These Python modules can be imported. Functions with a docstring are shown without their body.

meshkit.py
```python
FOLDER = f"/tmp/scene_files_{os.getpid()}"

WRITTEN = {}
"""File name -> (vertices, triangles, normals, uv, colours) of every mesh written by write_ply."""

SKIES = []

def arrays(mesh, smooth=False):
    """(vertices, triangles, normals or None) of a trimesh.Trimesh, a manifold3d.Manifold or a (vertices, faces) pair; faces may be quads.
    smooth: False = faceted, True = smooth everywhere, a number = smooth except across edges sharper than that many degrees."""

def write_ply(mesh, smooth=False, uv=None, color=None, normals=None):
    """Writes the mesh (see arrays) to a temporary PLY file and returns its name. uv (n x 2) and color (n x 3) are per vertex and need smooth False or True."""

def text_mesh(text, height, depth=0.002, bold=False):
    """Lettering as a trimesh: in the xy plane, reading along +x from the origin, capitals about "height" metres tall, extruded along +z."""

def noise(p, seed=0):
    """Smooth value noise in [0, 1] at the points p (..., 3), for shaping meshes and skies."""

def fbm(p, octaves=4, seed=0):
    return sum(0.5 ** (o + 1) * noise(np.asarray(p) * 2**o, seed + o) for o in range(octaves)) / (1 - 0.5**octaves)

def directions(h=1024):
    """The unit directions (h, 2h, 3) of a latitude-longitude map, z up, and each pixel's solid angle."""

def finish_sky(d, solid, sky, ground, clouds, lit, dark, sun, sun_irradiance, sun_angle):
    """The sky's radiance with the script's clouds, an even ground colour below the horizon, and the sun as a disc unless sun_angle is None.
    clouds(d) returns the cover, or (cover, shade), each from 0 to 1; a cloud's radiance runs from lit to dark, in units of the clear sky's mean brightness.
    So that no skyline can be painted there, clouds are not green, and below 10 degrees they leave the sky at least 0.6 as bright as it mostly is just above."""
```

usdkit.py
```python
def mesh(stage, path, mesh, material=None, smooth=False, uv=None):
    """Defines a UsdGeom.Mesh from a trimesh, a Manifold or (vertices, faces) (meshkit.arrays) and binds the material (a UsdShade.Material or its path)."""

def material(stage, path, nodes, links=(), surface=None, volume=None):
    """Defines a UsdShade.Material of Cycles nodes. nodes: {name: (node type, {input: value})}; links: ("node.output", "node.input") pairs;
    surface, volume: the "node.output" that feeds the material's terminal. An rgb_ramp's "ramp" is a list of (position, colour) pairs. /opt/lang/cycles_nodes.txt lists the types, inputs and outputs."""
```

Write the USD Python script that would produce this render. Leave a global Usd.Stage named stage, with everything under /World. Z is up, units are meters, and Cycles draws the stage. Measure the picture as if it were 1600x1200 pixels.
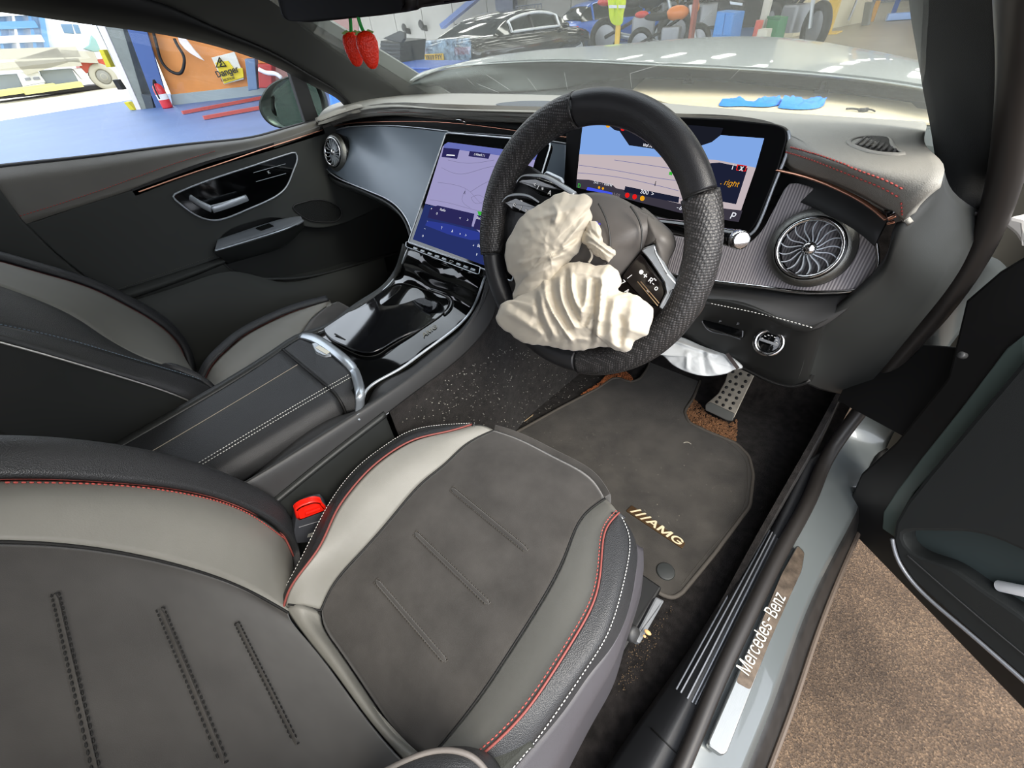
import math, numpy as np, trimesh, usdkit, meshkit, mapbox_earcut
from pxr import Usd, UsdGeom, UsdLux, Gf, Sdf, UsdShade
from scipy.interpolate import CubicSpline
from shapely.geometry import Polygon, Point, LineString

stage = Usd.Stage.CreateInMemory()
UsdGeom.SetStageUpAxis(stage, UsdGeom.Tokens.z)
UsdGeom.SetStageMetersPerUnit(stage, 1.0)
UsdGeom.Xform.Define(stage, '/World')

# ---------------------------------------------------------------- camera (car frame: x right, y forward, z up, metres, ground z = 0)
EYE = np.array([0.70433, -0.49011, 1.18511])
RT = np.array([0.75278869, 0.6534388, -0.07954198])
UP = np.array([-0.38926665, 0.53934713, 0.74671021])
FW = np.array([-0.53083017, 0.53115196, -0.66037635])
FPX = 660.0                                   # focal length in pixels of the 1600 x 1200 frame
cam = UsdGeom.Camera.Define(stage, '/World/camera')
cam.CreateHorizontalApertureAttr(36.0)
cam.CreateFocalLengthAttr(FPX / 1600 * 36.0)
cam.CreateClippingRangeAttr(Gf.Vec2f(0.01, 400))
M = np.eye(4); M[0, :3], M[1, :3], M[2, :3], M[3, :3] = RT, UP, -FW, EYE
cam.AddTransformOp().Set(Gf.Matrix4d(*M.ravel().tolist()))
EXPOSURE = -0.05
cam.CreateExposureAttr(EXPOSURE)
SCREEN = 0.9 * 2 ** -EXPOSURE                  # so that screens show at their own colours
SKY_E = 9.0                                    # radiance of the unseen roof lights, raised to brighten dash and background
FLOOR_A, FLOOR_B = (132, 124, 108), (158, 150, 132)

# ---------------------------------------------------------------- light: open sky round the workshop, an unseen lamp on the driver side
dome = UsdLux.DomeLight.Define(stage, '/World/sky_light')
dome.CreateIntensityAttr(1.0)
dome.CreateColorAttr(Gf.Vec3f(0.93, 0.98, 1.08))

def area(name, pos, target, w, h, power, col):
    l = UsdLux.RectLight.Define(stage, '/World/' + name)
    l.CreateWidthAttr(w); l.CreateHeightAttr(h); l.CreateIntensityAttr(power); l.CreateColorAttr(Gf.Vec3f(*col))
    z = np.array(pos, float) - np.array(target, float); z /= np.linalg.norm(z)
    x = np.cross([0, 1, 0.01], z); x /= np.linalg.norm(x); y = np.cross(z, x)
    m = np.eye(4); m[0, :3], m[1, :3], m[2, :3], m[3, :3] = x, y, z, pos
    l.AddTransformOp().Set(Gf.Matrix4d(*m.ravel().tolist()))
area('unseen_side_lamp', (2.3, -0.5, 2.8), (0.4, 0.0, 0.6), 1.6, 1.6, 20.0, (1.0, 0.93, 0.82))  # out of view, placed to light the cabin through the driver door

# ---------------------------------------------------------------- geometry helpers
def A(px, py, x=None, y=None, z=None):
    """The point of a real plane (x, y or z constant, in metres) that is seen at a pixel."""
    d = RT * (px - 800) / FPX - UP * (py - 600) / FPX + FW
    i, v = (0, x) if x is not None else (1, y) if y is not None else (2, z)
    return EYE + d * (v - EYE[i]) / d[i]
def AP(px, py, plane):
    d = RT * (px - 800) / FPX - UP * (py - 600) / FPX + FW
    p, n = np.asarray(plane[0], float), np.asarray(plane[1], float)
    return EYE + d * ((p - EYE) @ n) / (d @ n)
def X(x, *pts): return np.array([A(*p, x=x) for p in pts])
def Y(y, *pts): return np.array([A(*p, y=y) for p in pts])
def Z(z, *pts): return np.array([A(*p, z=z) for p in pts])
def XV(*pts): return np.array([A(p[0], p[1], x=p[2]) for p in pts])
def YV(*pts): return np.array([A(p[0], p[1], y=p[2]) for p in pts])
def ZV(*pts): return np.array([A(p[0], p[1], z=p[2]) for p in pts])
def PL(plane, *pts): return np.array([AP(*p, plane) for p in pts])
def on(mesh, px, py, lift=0.0):
    """Where the line of sight through a pixel meets a mesh."""
    d = RT * (px - 800) / FPX - UP * (py - 600) / FPX + FW
    v, f = mesh; a, b, c = v[f[:, 0]], v[f[:, 1]], v[f[:, 2]]
    e1, e2 = b - a, c - a; h = np.cross(d, e2); det = (e1 * h).sum(1); det = np.where(np.abs(det) < 1e-14, 1e-14, det)
    s = EYE - a; u = (s * h).sum(1) / det; q = np.cross(s, e1); w = (q @ d) / det; t = (e2 * q).sum(1) / det
    ok = (u >= -1e-4) & (w >= -1e-4) & (u + w <= 1.0002) & (t > 0.02)
    if not ok.any(): return None
    tt = t[ok].min(); k = np.where(ok & (t == tt))[0][0]
    n = np.cross(e1[k], e2[k]); n /= np.linalg.norm(n) + 1e-15
    if n @ d > 0: n = -n
    return EYE + d * tt + n * lift
def ON(mesh, pts, n=None, lift=0.0):
    q = spl2(pts, n) if n else np.array(pts, float)
    r = [on(mesh, a, b, lift) for a, b in q]
    return np.array([p for p in r if p is not None])
def proj(p):
    d = np.asarray(p, float) - EYE; z = d @ FW
    return np.array([800 + FPX * (d @ RT) / z, 600 - FPX * (d @ UP) / z])
def unit(v): v = np.asarray(v, float); return v / (np.linalg.norm(v) + 1e-15)
def chord(p): return np.concatenate([[0], np.cumsum(np.linalg.norm(np.diff(p, axis=0), axis=1) + 1e-9)])
def spl(p, n, closed=False):
    p = np.asarray(p, float)
    if closed: p = np.vstack([p, p[:1]])
    if len(p) == 2: return p[0] + (p[1] - p[0]) * np.linspace(0, 1, n)[:, None]
    t = chord(p); c = CubicSpline(t, p, bc_type='periodic' if closed else 'natural')
    fine = c(np.linspace(0, t[-1], 400)); s = chord(fine); u = np.linspace(0, s[-1], n + 1 if closed else n)
    r = np.stack([np.interp(u, s, fine[:, k]) for k in range(p.shape[1])], 1)
    return r[:-1] if closed else r
spl2 = spl
def lin(p, n):
    p = np.asarray(p, float); s = chord(p); u = np.linspace(0, s[-1], n)
    return np.stack([np.interp(u, s, p[:, k]) for k in range(p.shape[1])], 1)
def quads(nu, nv, cu=False, cv=False):
    i, j = np.meshgrid(np.arange(nu if cu else nu - 1), np.arange(nv if cv else nv - 1), indexing='ij')
    a, b, c, d = i * nv + j, i * nv + (j + 1) % nv, (i + 1) % nu * nv + (j + 1) % nv, (i + 1) % nu * nv + j
    q = np.stack([a, b, c, d], -1).reshape(-1, 4)
    return np.vstack([q[:, [0, 1, 2]], q[:, [0, 2, 3]]])
def grid(g, cu=False, cv=False): g = np.asarray(g, float); return g.reshape(-1, 3), quads(g.shape[0], g.shape[1], cu, cv)
def cat(*ms):
    ms = [m for m in (ms[0] if len(ms) == 1 and isinstance(ms[0], list) else ms) if m is not None]
    vs, fs, o = [], [], 0
    for m in ms:
        v, f = (np.asarray(m.vertices), np.asarray(m.faces)) if hasattr(m, 'vertices') else m
        vs.append(v); fs.append(f + o); o += len(v)
    return np.vstack(vs), np.vstack(fs)
def gnormal(g):
    du, dv = np.gradient(g, axis=0), np.gradient(g, axis=1); n = np.cross(du, dv)
    return n / (np.linalg.norm(n, axis=2, keepdims=True) + 1e-15)
def shell(g, t, ref=None):
    """A sheet of real thickness t (away from the viewer's side ref)."""
    g = np.asarray(g, float); n = gnormal(g)
    if ref is None: ref = EYE - g.reshape(-1, 3).mean(0)
    if (n.reshape(-1, 3).mean(0) @ np.asarray(ref)) < 0: n = -n
    b = g - n * t; nu, nv = g.shape[:2]; v = np.vstack([g.reshape(-1, 3), b.reshape(-1, 3)]); N = nu * nv
    f = [quads(nu, nv), quads(nu, nv)[:, ::-1] + N]; ix = np.arange(N).reshape(nu, nv)
    ring = np.concatenate([ix[0, :], ix[1:, -1], ix[-1, -2::-1], ix[-2:0:-1, 0]]); r2 = np.roll(ring, -1)
    f += [np.stack([ring, ring + N, r2 + N], 1), np.stack([ring, r2 + N, r2], 1)]
    return v, np.vstack(f)
def loftg(curves, n=40, m=8, kind='spl'):
    cs = np.array([spl(c, n) for c in curves])
    if len(cs) == 2 or kind == 'lin': return np.stack([lin(cs[:, i], m) for i in range(n)], 1)
    t = np.linspace(0, 1, len(cs)); c = CubicSpline(t, cs, axis=0, bc_type='natural'); return c(np.linspace(0, 1, m))
def pairg(a, b, n=40, m=6):
    """Grid between two curves whose points correspond one to one."""
    a, b = np.asarray(a, float), np.asarray(b, float); t = np.arange(len(a)); u = np.linspace(0, len(a) - 1, n); A_, B_ = CubicSpline(t, a)(u), CubicSpline(t, b)(u)
    return np.stack([A_ + (B_ - A_) * w for w in np.linspace(0, 1, m)], 1)
def loft(curves, n=40, m=8, t=0.006, kind='spl'): return shell(loftg(curves, n, m, kind), t)
def bulge(g, h, ref=None):
    n = gnormal(g); ref = EYE - g.reshape(-1, 3).mean(0) if ref is None else ref
    if (n.reshape(-1, 3).mean(0) @ ref) < 0: n = -n
    u = np.linspace(0, 1, g.shape[0])[:, None, None]; v = np.linspace(0, 1, g.shape[1])[None, :, None]
    return g + n * h * (np.clip(4 * u * (1 - u), 0, 1) ** .6) * (np.clip(4 * v * (1 - v), 0, 1) ** .6)
def coons(l, r, f, b, n=40, m=30):
    """Patch: l, r run front to back; f, b run left to right."""
    l, r, f, b = spl(l, n), spl(r, n), spl(f, m), spl(b, m)
    f = f + np.linspace(1, 0, m)[:, None] * (l[0] - f[0]) + np.linspace(0, 1, m)[:, None] * (r[0] - f[-1])
    b = b + np.linspace(1, 0, m)[:, None] * (l[-1] - b[0]) + np.linspace(0, 1, m)[:, None] * (r[-1] - b[-1])
    u, v = np.linspace(0, 1, n)[:, None, None], np.linspace(0, 1, m)[None, :, None]
    return (1 - v) * l[:, None] + v * r[:, None] + (1 - u) * f[None] + u * b[None] - ((1 - u) * (1 - v) * l[0] + (1 - u) * v * r[0] + u * (1 - v) * l[-1] + u * v * r[-1])
def tube(p, r, sides=10, closed=False, caps=True, flat=None, nrm=None):
    """Sweep of a round (or flat: ratio along the binormal) section."""
    p = np.asarray(p, float); n = len(p)
    t = (np.roll(p, -1, 0) - np.roll(p, 1, 0)) if closed else np.gradient(p, axis=0)
    t /= np.linalg.norm(t, axis=1, keepdims=True) + 1e-15
    if nrm is None:
        a = np.cross(t[0], [0, 0, 1.0]); a = a if np.linalg.norm(a) > .1 else np.cross(t[0], [0, 1.0, 0]); a = unit(a); As = []
        for k in range(n):
            a = unit(a - t[k] * (a @ t[k])); As.append(a)
        As = np.array(As)
    else:
        As = np.array([unit(np.asarray(nrm) - t[k] * (np.asarray(nrm) @ t[k])) for k in range(n)])
    B = np.cross(t, As); ang = np.arange(sides) * 2 * np.pi / sides; r = np.broadcast_to(r, (n,))[:, None, None]
    g = p[:, None] + r * (np.cos(ang)[None, :, None] * As[:, None] + (flat or 1) * np.sin(ang)[None, :, None] * B[:, None])
    v, f = grid(g, closed, True)
    if caps and not closed:
        v = np.vstack([v, p[0], p[-1]]); k = np.arange(sides); k2 = (k + 1) % sides; N = n * sides
        f = np.vstack([f, np.stack([k2, k, np.full(sides, N)], 1), np.stack([k + N - sides, k2 + N - sides, np.full(sides, N + 1)], 1)])
    return v, f
def basis(n, up=(0, 0, 1)):
    n = unit(n); u = np.cross(up, n); u = unit(u) if np.linalg.norm(u) > 1e-3 else unit(np.cross((0, 1, 0), n)); return u, np.cross(n, u), n
def inset(r, d):
    p, q = np.roll(r, 1, 0), np.roll(r, -1, 0); a, b = r - p, q - r
    a /= np.linalg.norm(a, axis=1, keepdims=True) + 1e-12; b /= np.linalg.norm(b, axis=1, keepdims=True) + 1e-12
    n1, n2 = np.stack([-a[:, 1], a[:, 0]], 1), np.stack([-b[:, 1], b[:, 0]], 1); m = n1 + n2; k = np.maximum((m * n1).sum(1), .35)
    return r + m * (d / k)[:, None]
def area2(r): return .5 * np.sum(r[:, 0] * np.roll(r[:, 1], -1) - np.roll(r[:, 0], -1) * r[:, 1])
def slab2(rings, th, bev=0.0, steps=2):
    """Plate in its own xy plane, top at z = 0, with a rounded upper edge; the first ring is the outline, others are holes."""
    rings = [r if (area2(r) > 0) == (k == 0) else r[::-1] for k, r in enumerate(np.asarray(r, float) for r in rings)]
    lv = [(0, -th)] + ([(bev * (1 - math.cos(a)), bev * (math.sin(a) - 1)) for a in np.linspace(0, math.pi / 2, steps + 1)] if bev else [(0, 0)])
    vs, fs, o, top = [], [], 0, []
    for r in rings:
        L = len(r); g = np.array([np.column_stack([inset(r, d) if d else r, np.full(L, h)]) for d, h in lv])
        v, f = grid(g, False, True); vs.append(v); fs.append(f[:, ::-1] + o); top.append((o, L, len(lv))); o += len(v)
    ids0 = np.concatenate([np.arange(a, a + L) for a, L, _ in top]); ids1 = np.concatenate([np.arange(a + (k - 1) * L, a + k * L) for a, L, k in top])
    V = np.vstack(vs); ends = np.cumsum([L for _, L, _ in top]).astype(np.uint32)
    for ids, flip in ((ids1, False), (ids0, True)):
        t = np.asarray(mapbox_earcut.triangulate_float64(V[ids][:, :2].copy(), ends)).reshape(-1, 3).astype(int)
        if len(t):
            q = V[ids][:, :2]; a = np.cross(np.append(q[t[0, 1]] - q[t[0, 0]], 0), np.append(q[t[0, 2]] - q[t[0, 0]], 0))[2]
            if (a < 0) != flip: t = t[:, ::-1]
            fs.append(ids[t])
    return V, np.vstack(fs)
def place(m, o, u, v, n):
    V, f = (np.asarray(m.vertices), np.asarray(m.faces)) if hasattr(m, 'vertices') else m
    return np.asarray(o) + V[:, :1] * u + V[:, 1:2] * v + V[:, 2:3] * n, f
def slab(pts, n, th, bev=0.0, holes=(), lift=0.0, smooth=0):
    """Plate whose upper face holds the points pts (about in one plane with normal n), body below it."""
    pts = np.asarray(pts, float)
    if smooth: pts = spl(pts, smooth, True)
    u, v, n = basis(n); o = pts.mean(0) + n * lift
    flat = lambda p: np.stack([(np.asarray(p) - o) @ u, (np.asarray(p) - o) @ v], 1)
    return place(slab2([flat(pts)] + [flat(h) for h in holes], th, bev), o, u, v, n)
def rounded(pts, r, k=5):
    """Polygon (2D or 3D, planar) with rounded corners."""
    pts = np.asarray(pts, float); out = []; rr = np.broadcast_to(r, (len(pts),))
    for i in range(len(pts)):
        a, b, c = pts[i - 1], pts[i], pts[(i + 1) % len(pts)]; d1, d2 = a - b, c - b; q = min(rr[i], .45 * np.linalg.norm(d1), .45 * np.linalg.norm(d2))
        s, e = b + unit(d1) * q, b + unit(d2) * q; t = np.linspace(0, 1, k)[:, None]
        out.append((1 - t) ** 2 * s + 2 * t * (1 - t) * b + t * t * e)
    return np.vstack(out)
def box(lo, hi, bev=0.0):
    lo, hi = np.minimum(lo, hi), np.maximum(lo, hi); r = np.array([[lo[0], lo[1]], [hi[0], lo[1]], [hi[0], hi[1]], [lo[0], hi[1]]], float)
    if bev: r = rounded(r, bev, 4)
    return place(slab2([r], hi[2] - lo[2], min(bev, (hi[2] - lo[2]) * .45)), (0, 0, hi[2]), np.array([1., 0, 0]), np.array([0, 1., 0]), np.array([0, 0, 1.]))
def lathe(prof, o, n, seg=40, up=(0, 0, 1)):
    u, v, n = basis(n, up); a = np.arange(seg) * 2 * np.pi / seg; prof = np.asarray(prof, float)
    g = np.asarray(o) + prof[:, None, :1] * (np.cos(a)[None, :, None] * u + np.sin(a)[None, :, None] * v) + prof[:, None, 1:2] * n
    return grid(g, False, True)
def bar(a, b, w, h, up=(0, 0, 1), bev=0.0):
    a, b = np.asarray(a, float), np.asarray(b, float); t = unit(b - a); u, v, n = basis(t, up); L = np.linalg.norm(b - a)
    r = np.array([[-w / 2, -h / 2], [w / 2, -h / 2], [w / 2, h / 2], [-w / 2, h / 2]]); r = rounded(r, bev, 3) if bev else r
    return place(slab2([r], L, 0), b, u, v, n)
def ball(c, r, s=(1, 1, 1), k=2):
    m = trimesh.creation.icosphere(k, 1.0); return np.asarray(m.vertices) * np.asarray(s) * r + c, np.asarray(m.faces)
def fitn(p):
    """Normal of the best plane through points, on the viewer's side."""
    p = np.asarray(p, float); n = np.linalg.svd(p - p.mean(0))[2][2]; return n if n @ (EYE - p.mean(0)) > 0 else -n
def stitches(p, step, w=0.0011, fill=.62, h=None, off=0.0):
    """Short thread runs along a polyline."""
    p = np.asarray(p, float)
    if len(p) < 2: return None
    s = chord(p); n = max(1, int(s[-1] / step)); ms = []
    for k in range(n):
        q = [np.array([np.interp((k + a) * step, s, p[:, i]) for i in range(3)]) for a in (0, fill / 2, fill)]
        ms.append(tube(np.array(q), [w * .6, w, w * .6], 5))
    return cat(ms)
def text(s, h, o, u, v, depth=.0004, bold=False, center=True, italic=0.0):
    m = meshkit.text_mesh(s, h, depth, bold); V = np.asarray(m.vertices).copy()
    if center: V[:, 0] -= (V[:, 0].min() + V[:, 0].max()) / 2; V[:, 1] -= h / 2
    V[:, 0] += italic * V[:, 1]
    u, v = unit(u), unit(v); return place((V, np.asarray(m.faces)), o, u, v, np.cross(u, v))

# ---------------------------------------------------------------- things, parts, sub-parts
TOP = []
class Node:
    def __init__(s, name, mesh=None, mat=None, smooth=35, label=None, kind=None, cat_=None, group=None):
        s.name, s.mesh, s.mat, s.smooth, s.label, s.kind, s.cat, s.group, s.kids = name, mesh, mat, smooth, label, kind, cat_, group, []
    def part(s, name, mesh, mat, smooth=35, label=None, kind=None):
        k = Node(name, mesh, mat, smooth, label, kind); s.kids.append(k); return k
    sub = part
def thing(name, label, category, mesh=None, mat=None, smooth=35, group=None, kind=None):
    t = Node(name, mesh, mat, smooth, label, kind, category, group); TOP.append(t); return t
def struct(name, mesh=None, mat=None, smooth=35, label=None):
    t = Node(name, mesh, mat, smooth, label, 'structure'); TOP.append(t); return t
def write_all():
    used = {}
    def name_in(parent, name):
        k = used.get((parent, name)); used[(parent, name)] = 0 if k is None else k + 1
        return name if k is None else f'{name}_{k + 1:03d}'
    def allv(n):
        out = [n.mesh[0]] if n.mesh is not None else []
        for k in n.kids: out += allv(k)
        return out
    def put(n, parent, base):
        path = parent + '/' + name_in(parent, n.name)
        if n.mesh is None: pr = UsdGeom.Xform.Define(stage, path).GetPrim()
        else: pr = usdkit.mesh(stage, path, (n.mesh[0] - base, n.mesh[1]), n.mat, n.smooth).GetPrim()
        for key, val in (('label', n.label), ('kind', n.kind), ('category', n.cat), ('group', n.group)):
            if val: pr.SetCustomDataByKey(key, val)
        for k in n.kids: put(k, path, base)
        return pr
    for t in TOP:
        V = np.vstack(allv(t)); lo, hi = V.min(0), V.max(0); base = np.array([(lo[0] + hi[0]) / 2, (lo[1] + hi[1]) / 2, lo[2]])
        UsdGeom.Xformable(put(t, '/World', base)).AddTranslateOp().Set(Gf.Vec3d(*base.tolist()))

# ---------------------------------------------------------------- materials
def lin1(c): c = c / 255.0; return c / 12.92 if c <= .04045 else ((c + .055) / 1.055) ** 2.4
def srgb(c): return tuple(lin1(x) for x in c)
UsdGeom.Scope.Define(stage, '/World/Looks')
def mat(name, col, rough=.5, metal=0.0, coat=0.0, spec=.5, vary=0.0, vscale=20, bump=0.0, bscale=400, bdist=.001, btype='noise', sheen=0.0, emit=0.0, stretch=None, col2=None, extra=None, cr=.05, det=3):
    p = '/World/Looks/' + name; c = srgb(col)
    N = {'p': ('principled_bsdf', dict(base_color=c, roughness=rough, metallic=metal, coat_weight=coat, coat_roughness=cr, specular_ior_level=spec, sheen_weight=sheen))}
    N['p'][1].update(extra or {}); L = []
    if emit: N['p'][1].update(emission_color=c, emission_strength=emit, base_color=(0.01, 0.01, 0.01))
    if vary or bump or col2:
        N['t'] = ('texture_coordinate', {}); src = 't.object'
        if stretch: N['m'] = ('mapping', dict(scale=stretch)); L.append(('t.object', 'm.vector')); src = 'm.vector'
    if vary or col2:
        a, b = (c, srgb(col2)) if col2 else (tuple(x * (1 - vary) for x in c), tuple(min(1, x * (1 + vary)) for x in c))
        N['n'] = ('noise_texture', dict(scale=vscale, detail=det, roughness=.6)); N['r'] = ('rgb_ramp', dict(ramp=[(0.32, a), (0.68, b)]))
        L += [(src, 'n.vector'), ('n.fac', 'r.fac'), ('r.color', 'p.emission_color' if emit else 'p.base_color')]
    if bump:
        N['bt'] = ('voronoi_texture', dict(scale=bscale)) if btype == 'voronoi' else ('noise_texture', dict(scale=bscale, detail=2.0))
        N['b'] = ('bump', dict(strength=bump, distance=bdist)); L += [(src, 'bt.vector'), ('bt.distance' if btype == 'voronoi' else 'bt.fac', 'b.height'), ('b.normal', 'p.normal')]
    return usdkit.material(stage, p, N, L, surface='p.BSDF')
def glass_mat(name, tint, dust, dustcol):
    return usdkit.material(stage, '/World/Looks/' + name, {'tr': ('transparent_bsdf', dict(color=tint)), 'gl': ('glossy_bsdf', dict(color=(1, 1, 1), roughness=0.0)), 'lw': ('layer_weight', dict(blend=.5)), 'pw': ('math', dict(math_type='power', value2=4.0)), 'fr': ('math', dict(math_type='multiply_add', value2=.35, value3=.02)), 'mx': ('mix_closure', {}),
        'df': ('diffuse_bsdf', dict(color=dustcol)), 'tl': ('translucent_bsdf', dict(color=dustcol)), 'ad': ('mix_closure', dict(fac=.5)), 'm2': ('mix_closure', dict(fac=dust))},
        [('lw.facing', 'pw.value1'), ('pw.value', 'fr.value1'), ('fr.value', 'mx.fac'), ('tr.BSDF', 'mx.closure1'), ('gl.BSDF', 'mx.closure2'), ('df.BSDF', 'ad.closure1'), ('tl.BSDF', 'ad.closure2'), ('mx.closure', 'm2.closure1'), ('ad.closure', 'm2.closure2')], surface='m2.closure')
M_ = {}
M_['blk'] = mat('black_leather', (46, 47, 49), .42, bump=.35, bscale=900, bdist=.0012, btype='voronoi')
M_['grey'] = mat('grey_leather', (126, 125, 119), .5, vary=.05, vscale=9, bump=.15, bscale=700, bdist=.0008)
M_['suede'] = mat('black_suede', (64, 62, 60), .95, spec=.2, vary=.22, vscale=14, bump=.2, bscale=1500, bdist=.0005, sheen=.25)
M_['pad'] = mat('dash_leather', (136, 134, 127), .55, bump=.25, bscale=900, bdist=.001, btype='voronoi')
M_['plas'] = mat('dark_plastic', (42, 44, 43), .5, bump=.2, bscale=1600, bdist=.0006)
M_['plas2'] = mat('charcoal_plastic', (50, 50, 50), .5, bump=.2, bscale=1600, bdist=.0006)
M_['doorp'] = mat('door_fabric', (56, 58, 55), .75, bump=.15, bscale=1200, bdist=.0006)
M_['doortop'] = mat('door_leather', (98, 95, 88), .55, vary=.04, vscale=12, bump=.2, bscale=900, bdist=.0008, btype='voronoi')
M_['gloss'] = mat('piano_black', (8, 9, 10), .06, coat=.6)
M_['black'] = mat('matte_black', (12, 12, 12), .6)
M_['rub'] = mat('rubber', (40, 38, 37), .4)
M_['chrome'] = mat('chrome', (215, 215, 215), .13, metal=1)
M_['satin'] = mat('satin_aluminium', (186, 192, 198), .34, metal=.5)
M_['dsatin'] = mat('dark_satin_metal', (140, 142, 146), .35, metal=.5)
M_['copper'] = mat('copper_trim', (205, 150, 125), .25, metal=1)
M_['redst'] = mat('red_thread', (170, 74, 67), .7)
M_['redpipe'] = mat('red_piping', (134, 68, 62), .6)
M_['whst'] = mat('pale_thread', (205, 205, 200), .7)
M_['blst'] = mat('black_thread', (20, 20, 20), .7)
M_['trimL'] = mat('blue_grey_trim', (92, 102, 112), .4, metal=.35, coat=.2, cr=.2, bump=.05, bscale=2500)
M_['carpet'] = mat('carpet', (36, 33, 32), .95, spec=.1, vary=.5, vscale=60, bump=.8, bscale=900, bdist=.003, sheen=.08)
M_['mat'] = mat('mat_pile', (54, 51, 47), .95, spec=.1, vary=.35, vscale=16, bump=.6, bscale=1200, bdist=.002, sheen=.35)
M_['bind'] = mat('mat_binding', (75, 70, 64), .8)
M_['paint'] = mat('silver_paint', (94, 99, 99), .3, metal=.2, coat=.8)
M_['head'] = mat('headliner', (62, 63, 61), .9, bump=.2, bscale=1200)
M_['bag'] = mat('airbag_cloth', (200, 191, 174), .85, bump=.35, bscale=1800, bdist=.0005, vary=.04, vscale=18, extra=dict(sheen_weight=.2))
M_['kbag'] = mat('knee_airbag_cloth', (205, 208, 208), .8, bump=.3, bscale=1800, bdist=.0005)
M_['red'] = mat('red_plastic', (225, 30, 15), .35, extra=dict(emission_color=(1, .02, .0), emission_strength=0.0))
M_['white'] = mat('white_print', (235, 235, 235), .6)
M_['dirt'] = mat('rusty_dirt', (124, 88, 60), .95, vary=.5, vscale=120)
def lined(name, a, b, scale, stretch, rough, dist=2.0):
    return usdkit.material(stage, '/World/Looks/' + name, {'t': ('texture_coordinate', {}), 'm': ('mapping', dict(scale=stretch)), 'w': ('wave_texture', dict(scale=scale, distortion=dist, detail=2.0, detail_scale=1.5)), 'n': ('noise_texture', dict(scale=3.0, detail=1.0)),
        'r': ('rgb_ramp', dict(ramp=[(0.0, srgb(a)), (1.0, srgb(b))])), 'bp': ('bump', dict(strength=.35, distance=.0006)), 'p': ('principled_bsdf', dict(roughness=rough))},
        [('t.object', 'm.vector'), ('m.vector', 'w.vector'), ('w.fac', 'r.fac'), ('r.color', 'p.base_color'), ('w.fac', 'bp.height'), ('bp.normal', 'p.normal')], surface='p.BSDF')
M_['wood'] = lined('striped_wood', (100, 96, 100), (158, 152, 152), 85, (1, 0, .12), .45)
def dotted(name, base, dot, scale, rough, size=.32):
    return usdkit.material(stage, '/World/Looks/' + name, {'t': ('texture_coordinate', {}), 'v': ('voronoi_texture', dict(scale=scale, randomness=0.15)), 'r': ('rgb_ramp', dict(ramp=[(size - .04, srgb(dot)), (size + .04, srgb(base))])),
        'bp': ('bump', dict(strength=.6, distance=.0015)), 'p': ('principled_bsdf', dict(roughness=rough))}, [('t.object', 'v.vector'), ('v.distance', 'r.fac'), ('r.color', 'p.base_color'), ('v.distance', 'bp.height'), ('bp.normal', 'p.normal')], surface='p.BSDF')
M_['perf'] = dotted('perforated_leather', (40, 39, 39), (76, 73, 73), 300, .42)
M_['rim'] = mat('rim_leather', (36, 36, 38), .38, bump=.25, bscale=1100, bdist=.0008, btype='voronoi')
M_['glass'] = glass_mat('windscreen_glass', (.96, .98, .97), .03, (.6, .6, .56))
M_['sglass'] = glass_mat('side_glass', (.95, .97, .97), .0, (.5, .5, .5))
def glow(name, col, e=1.0): return usdkit.material(stage, '/World/Looks/' + name, {'e': ('emission', dict(color=srgb(col), strength=e))}, [], surface='e.emission')
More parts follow.
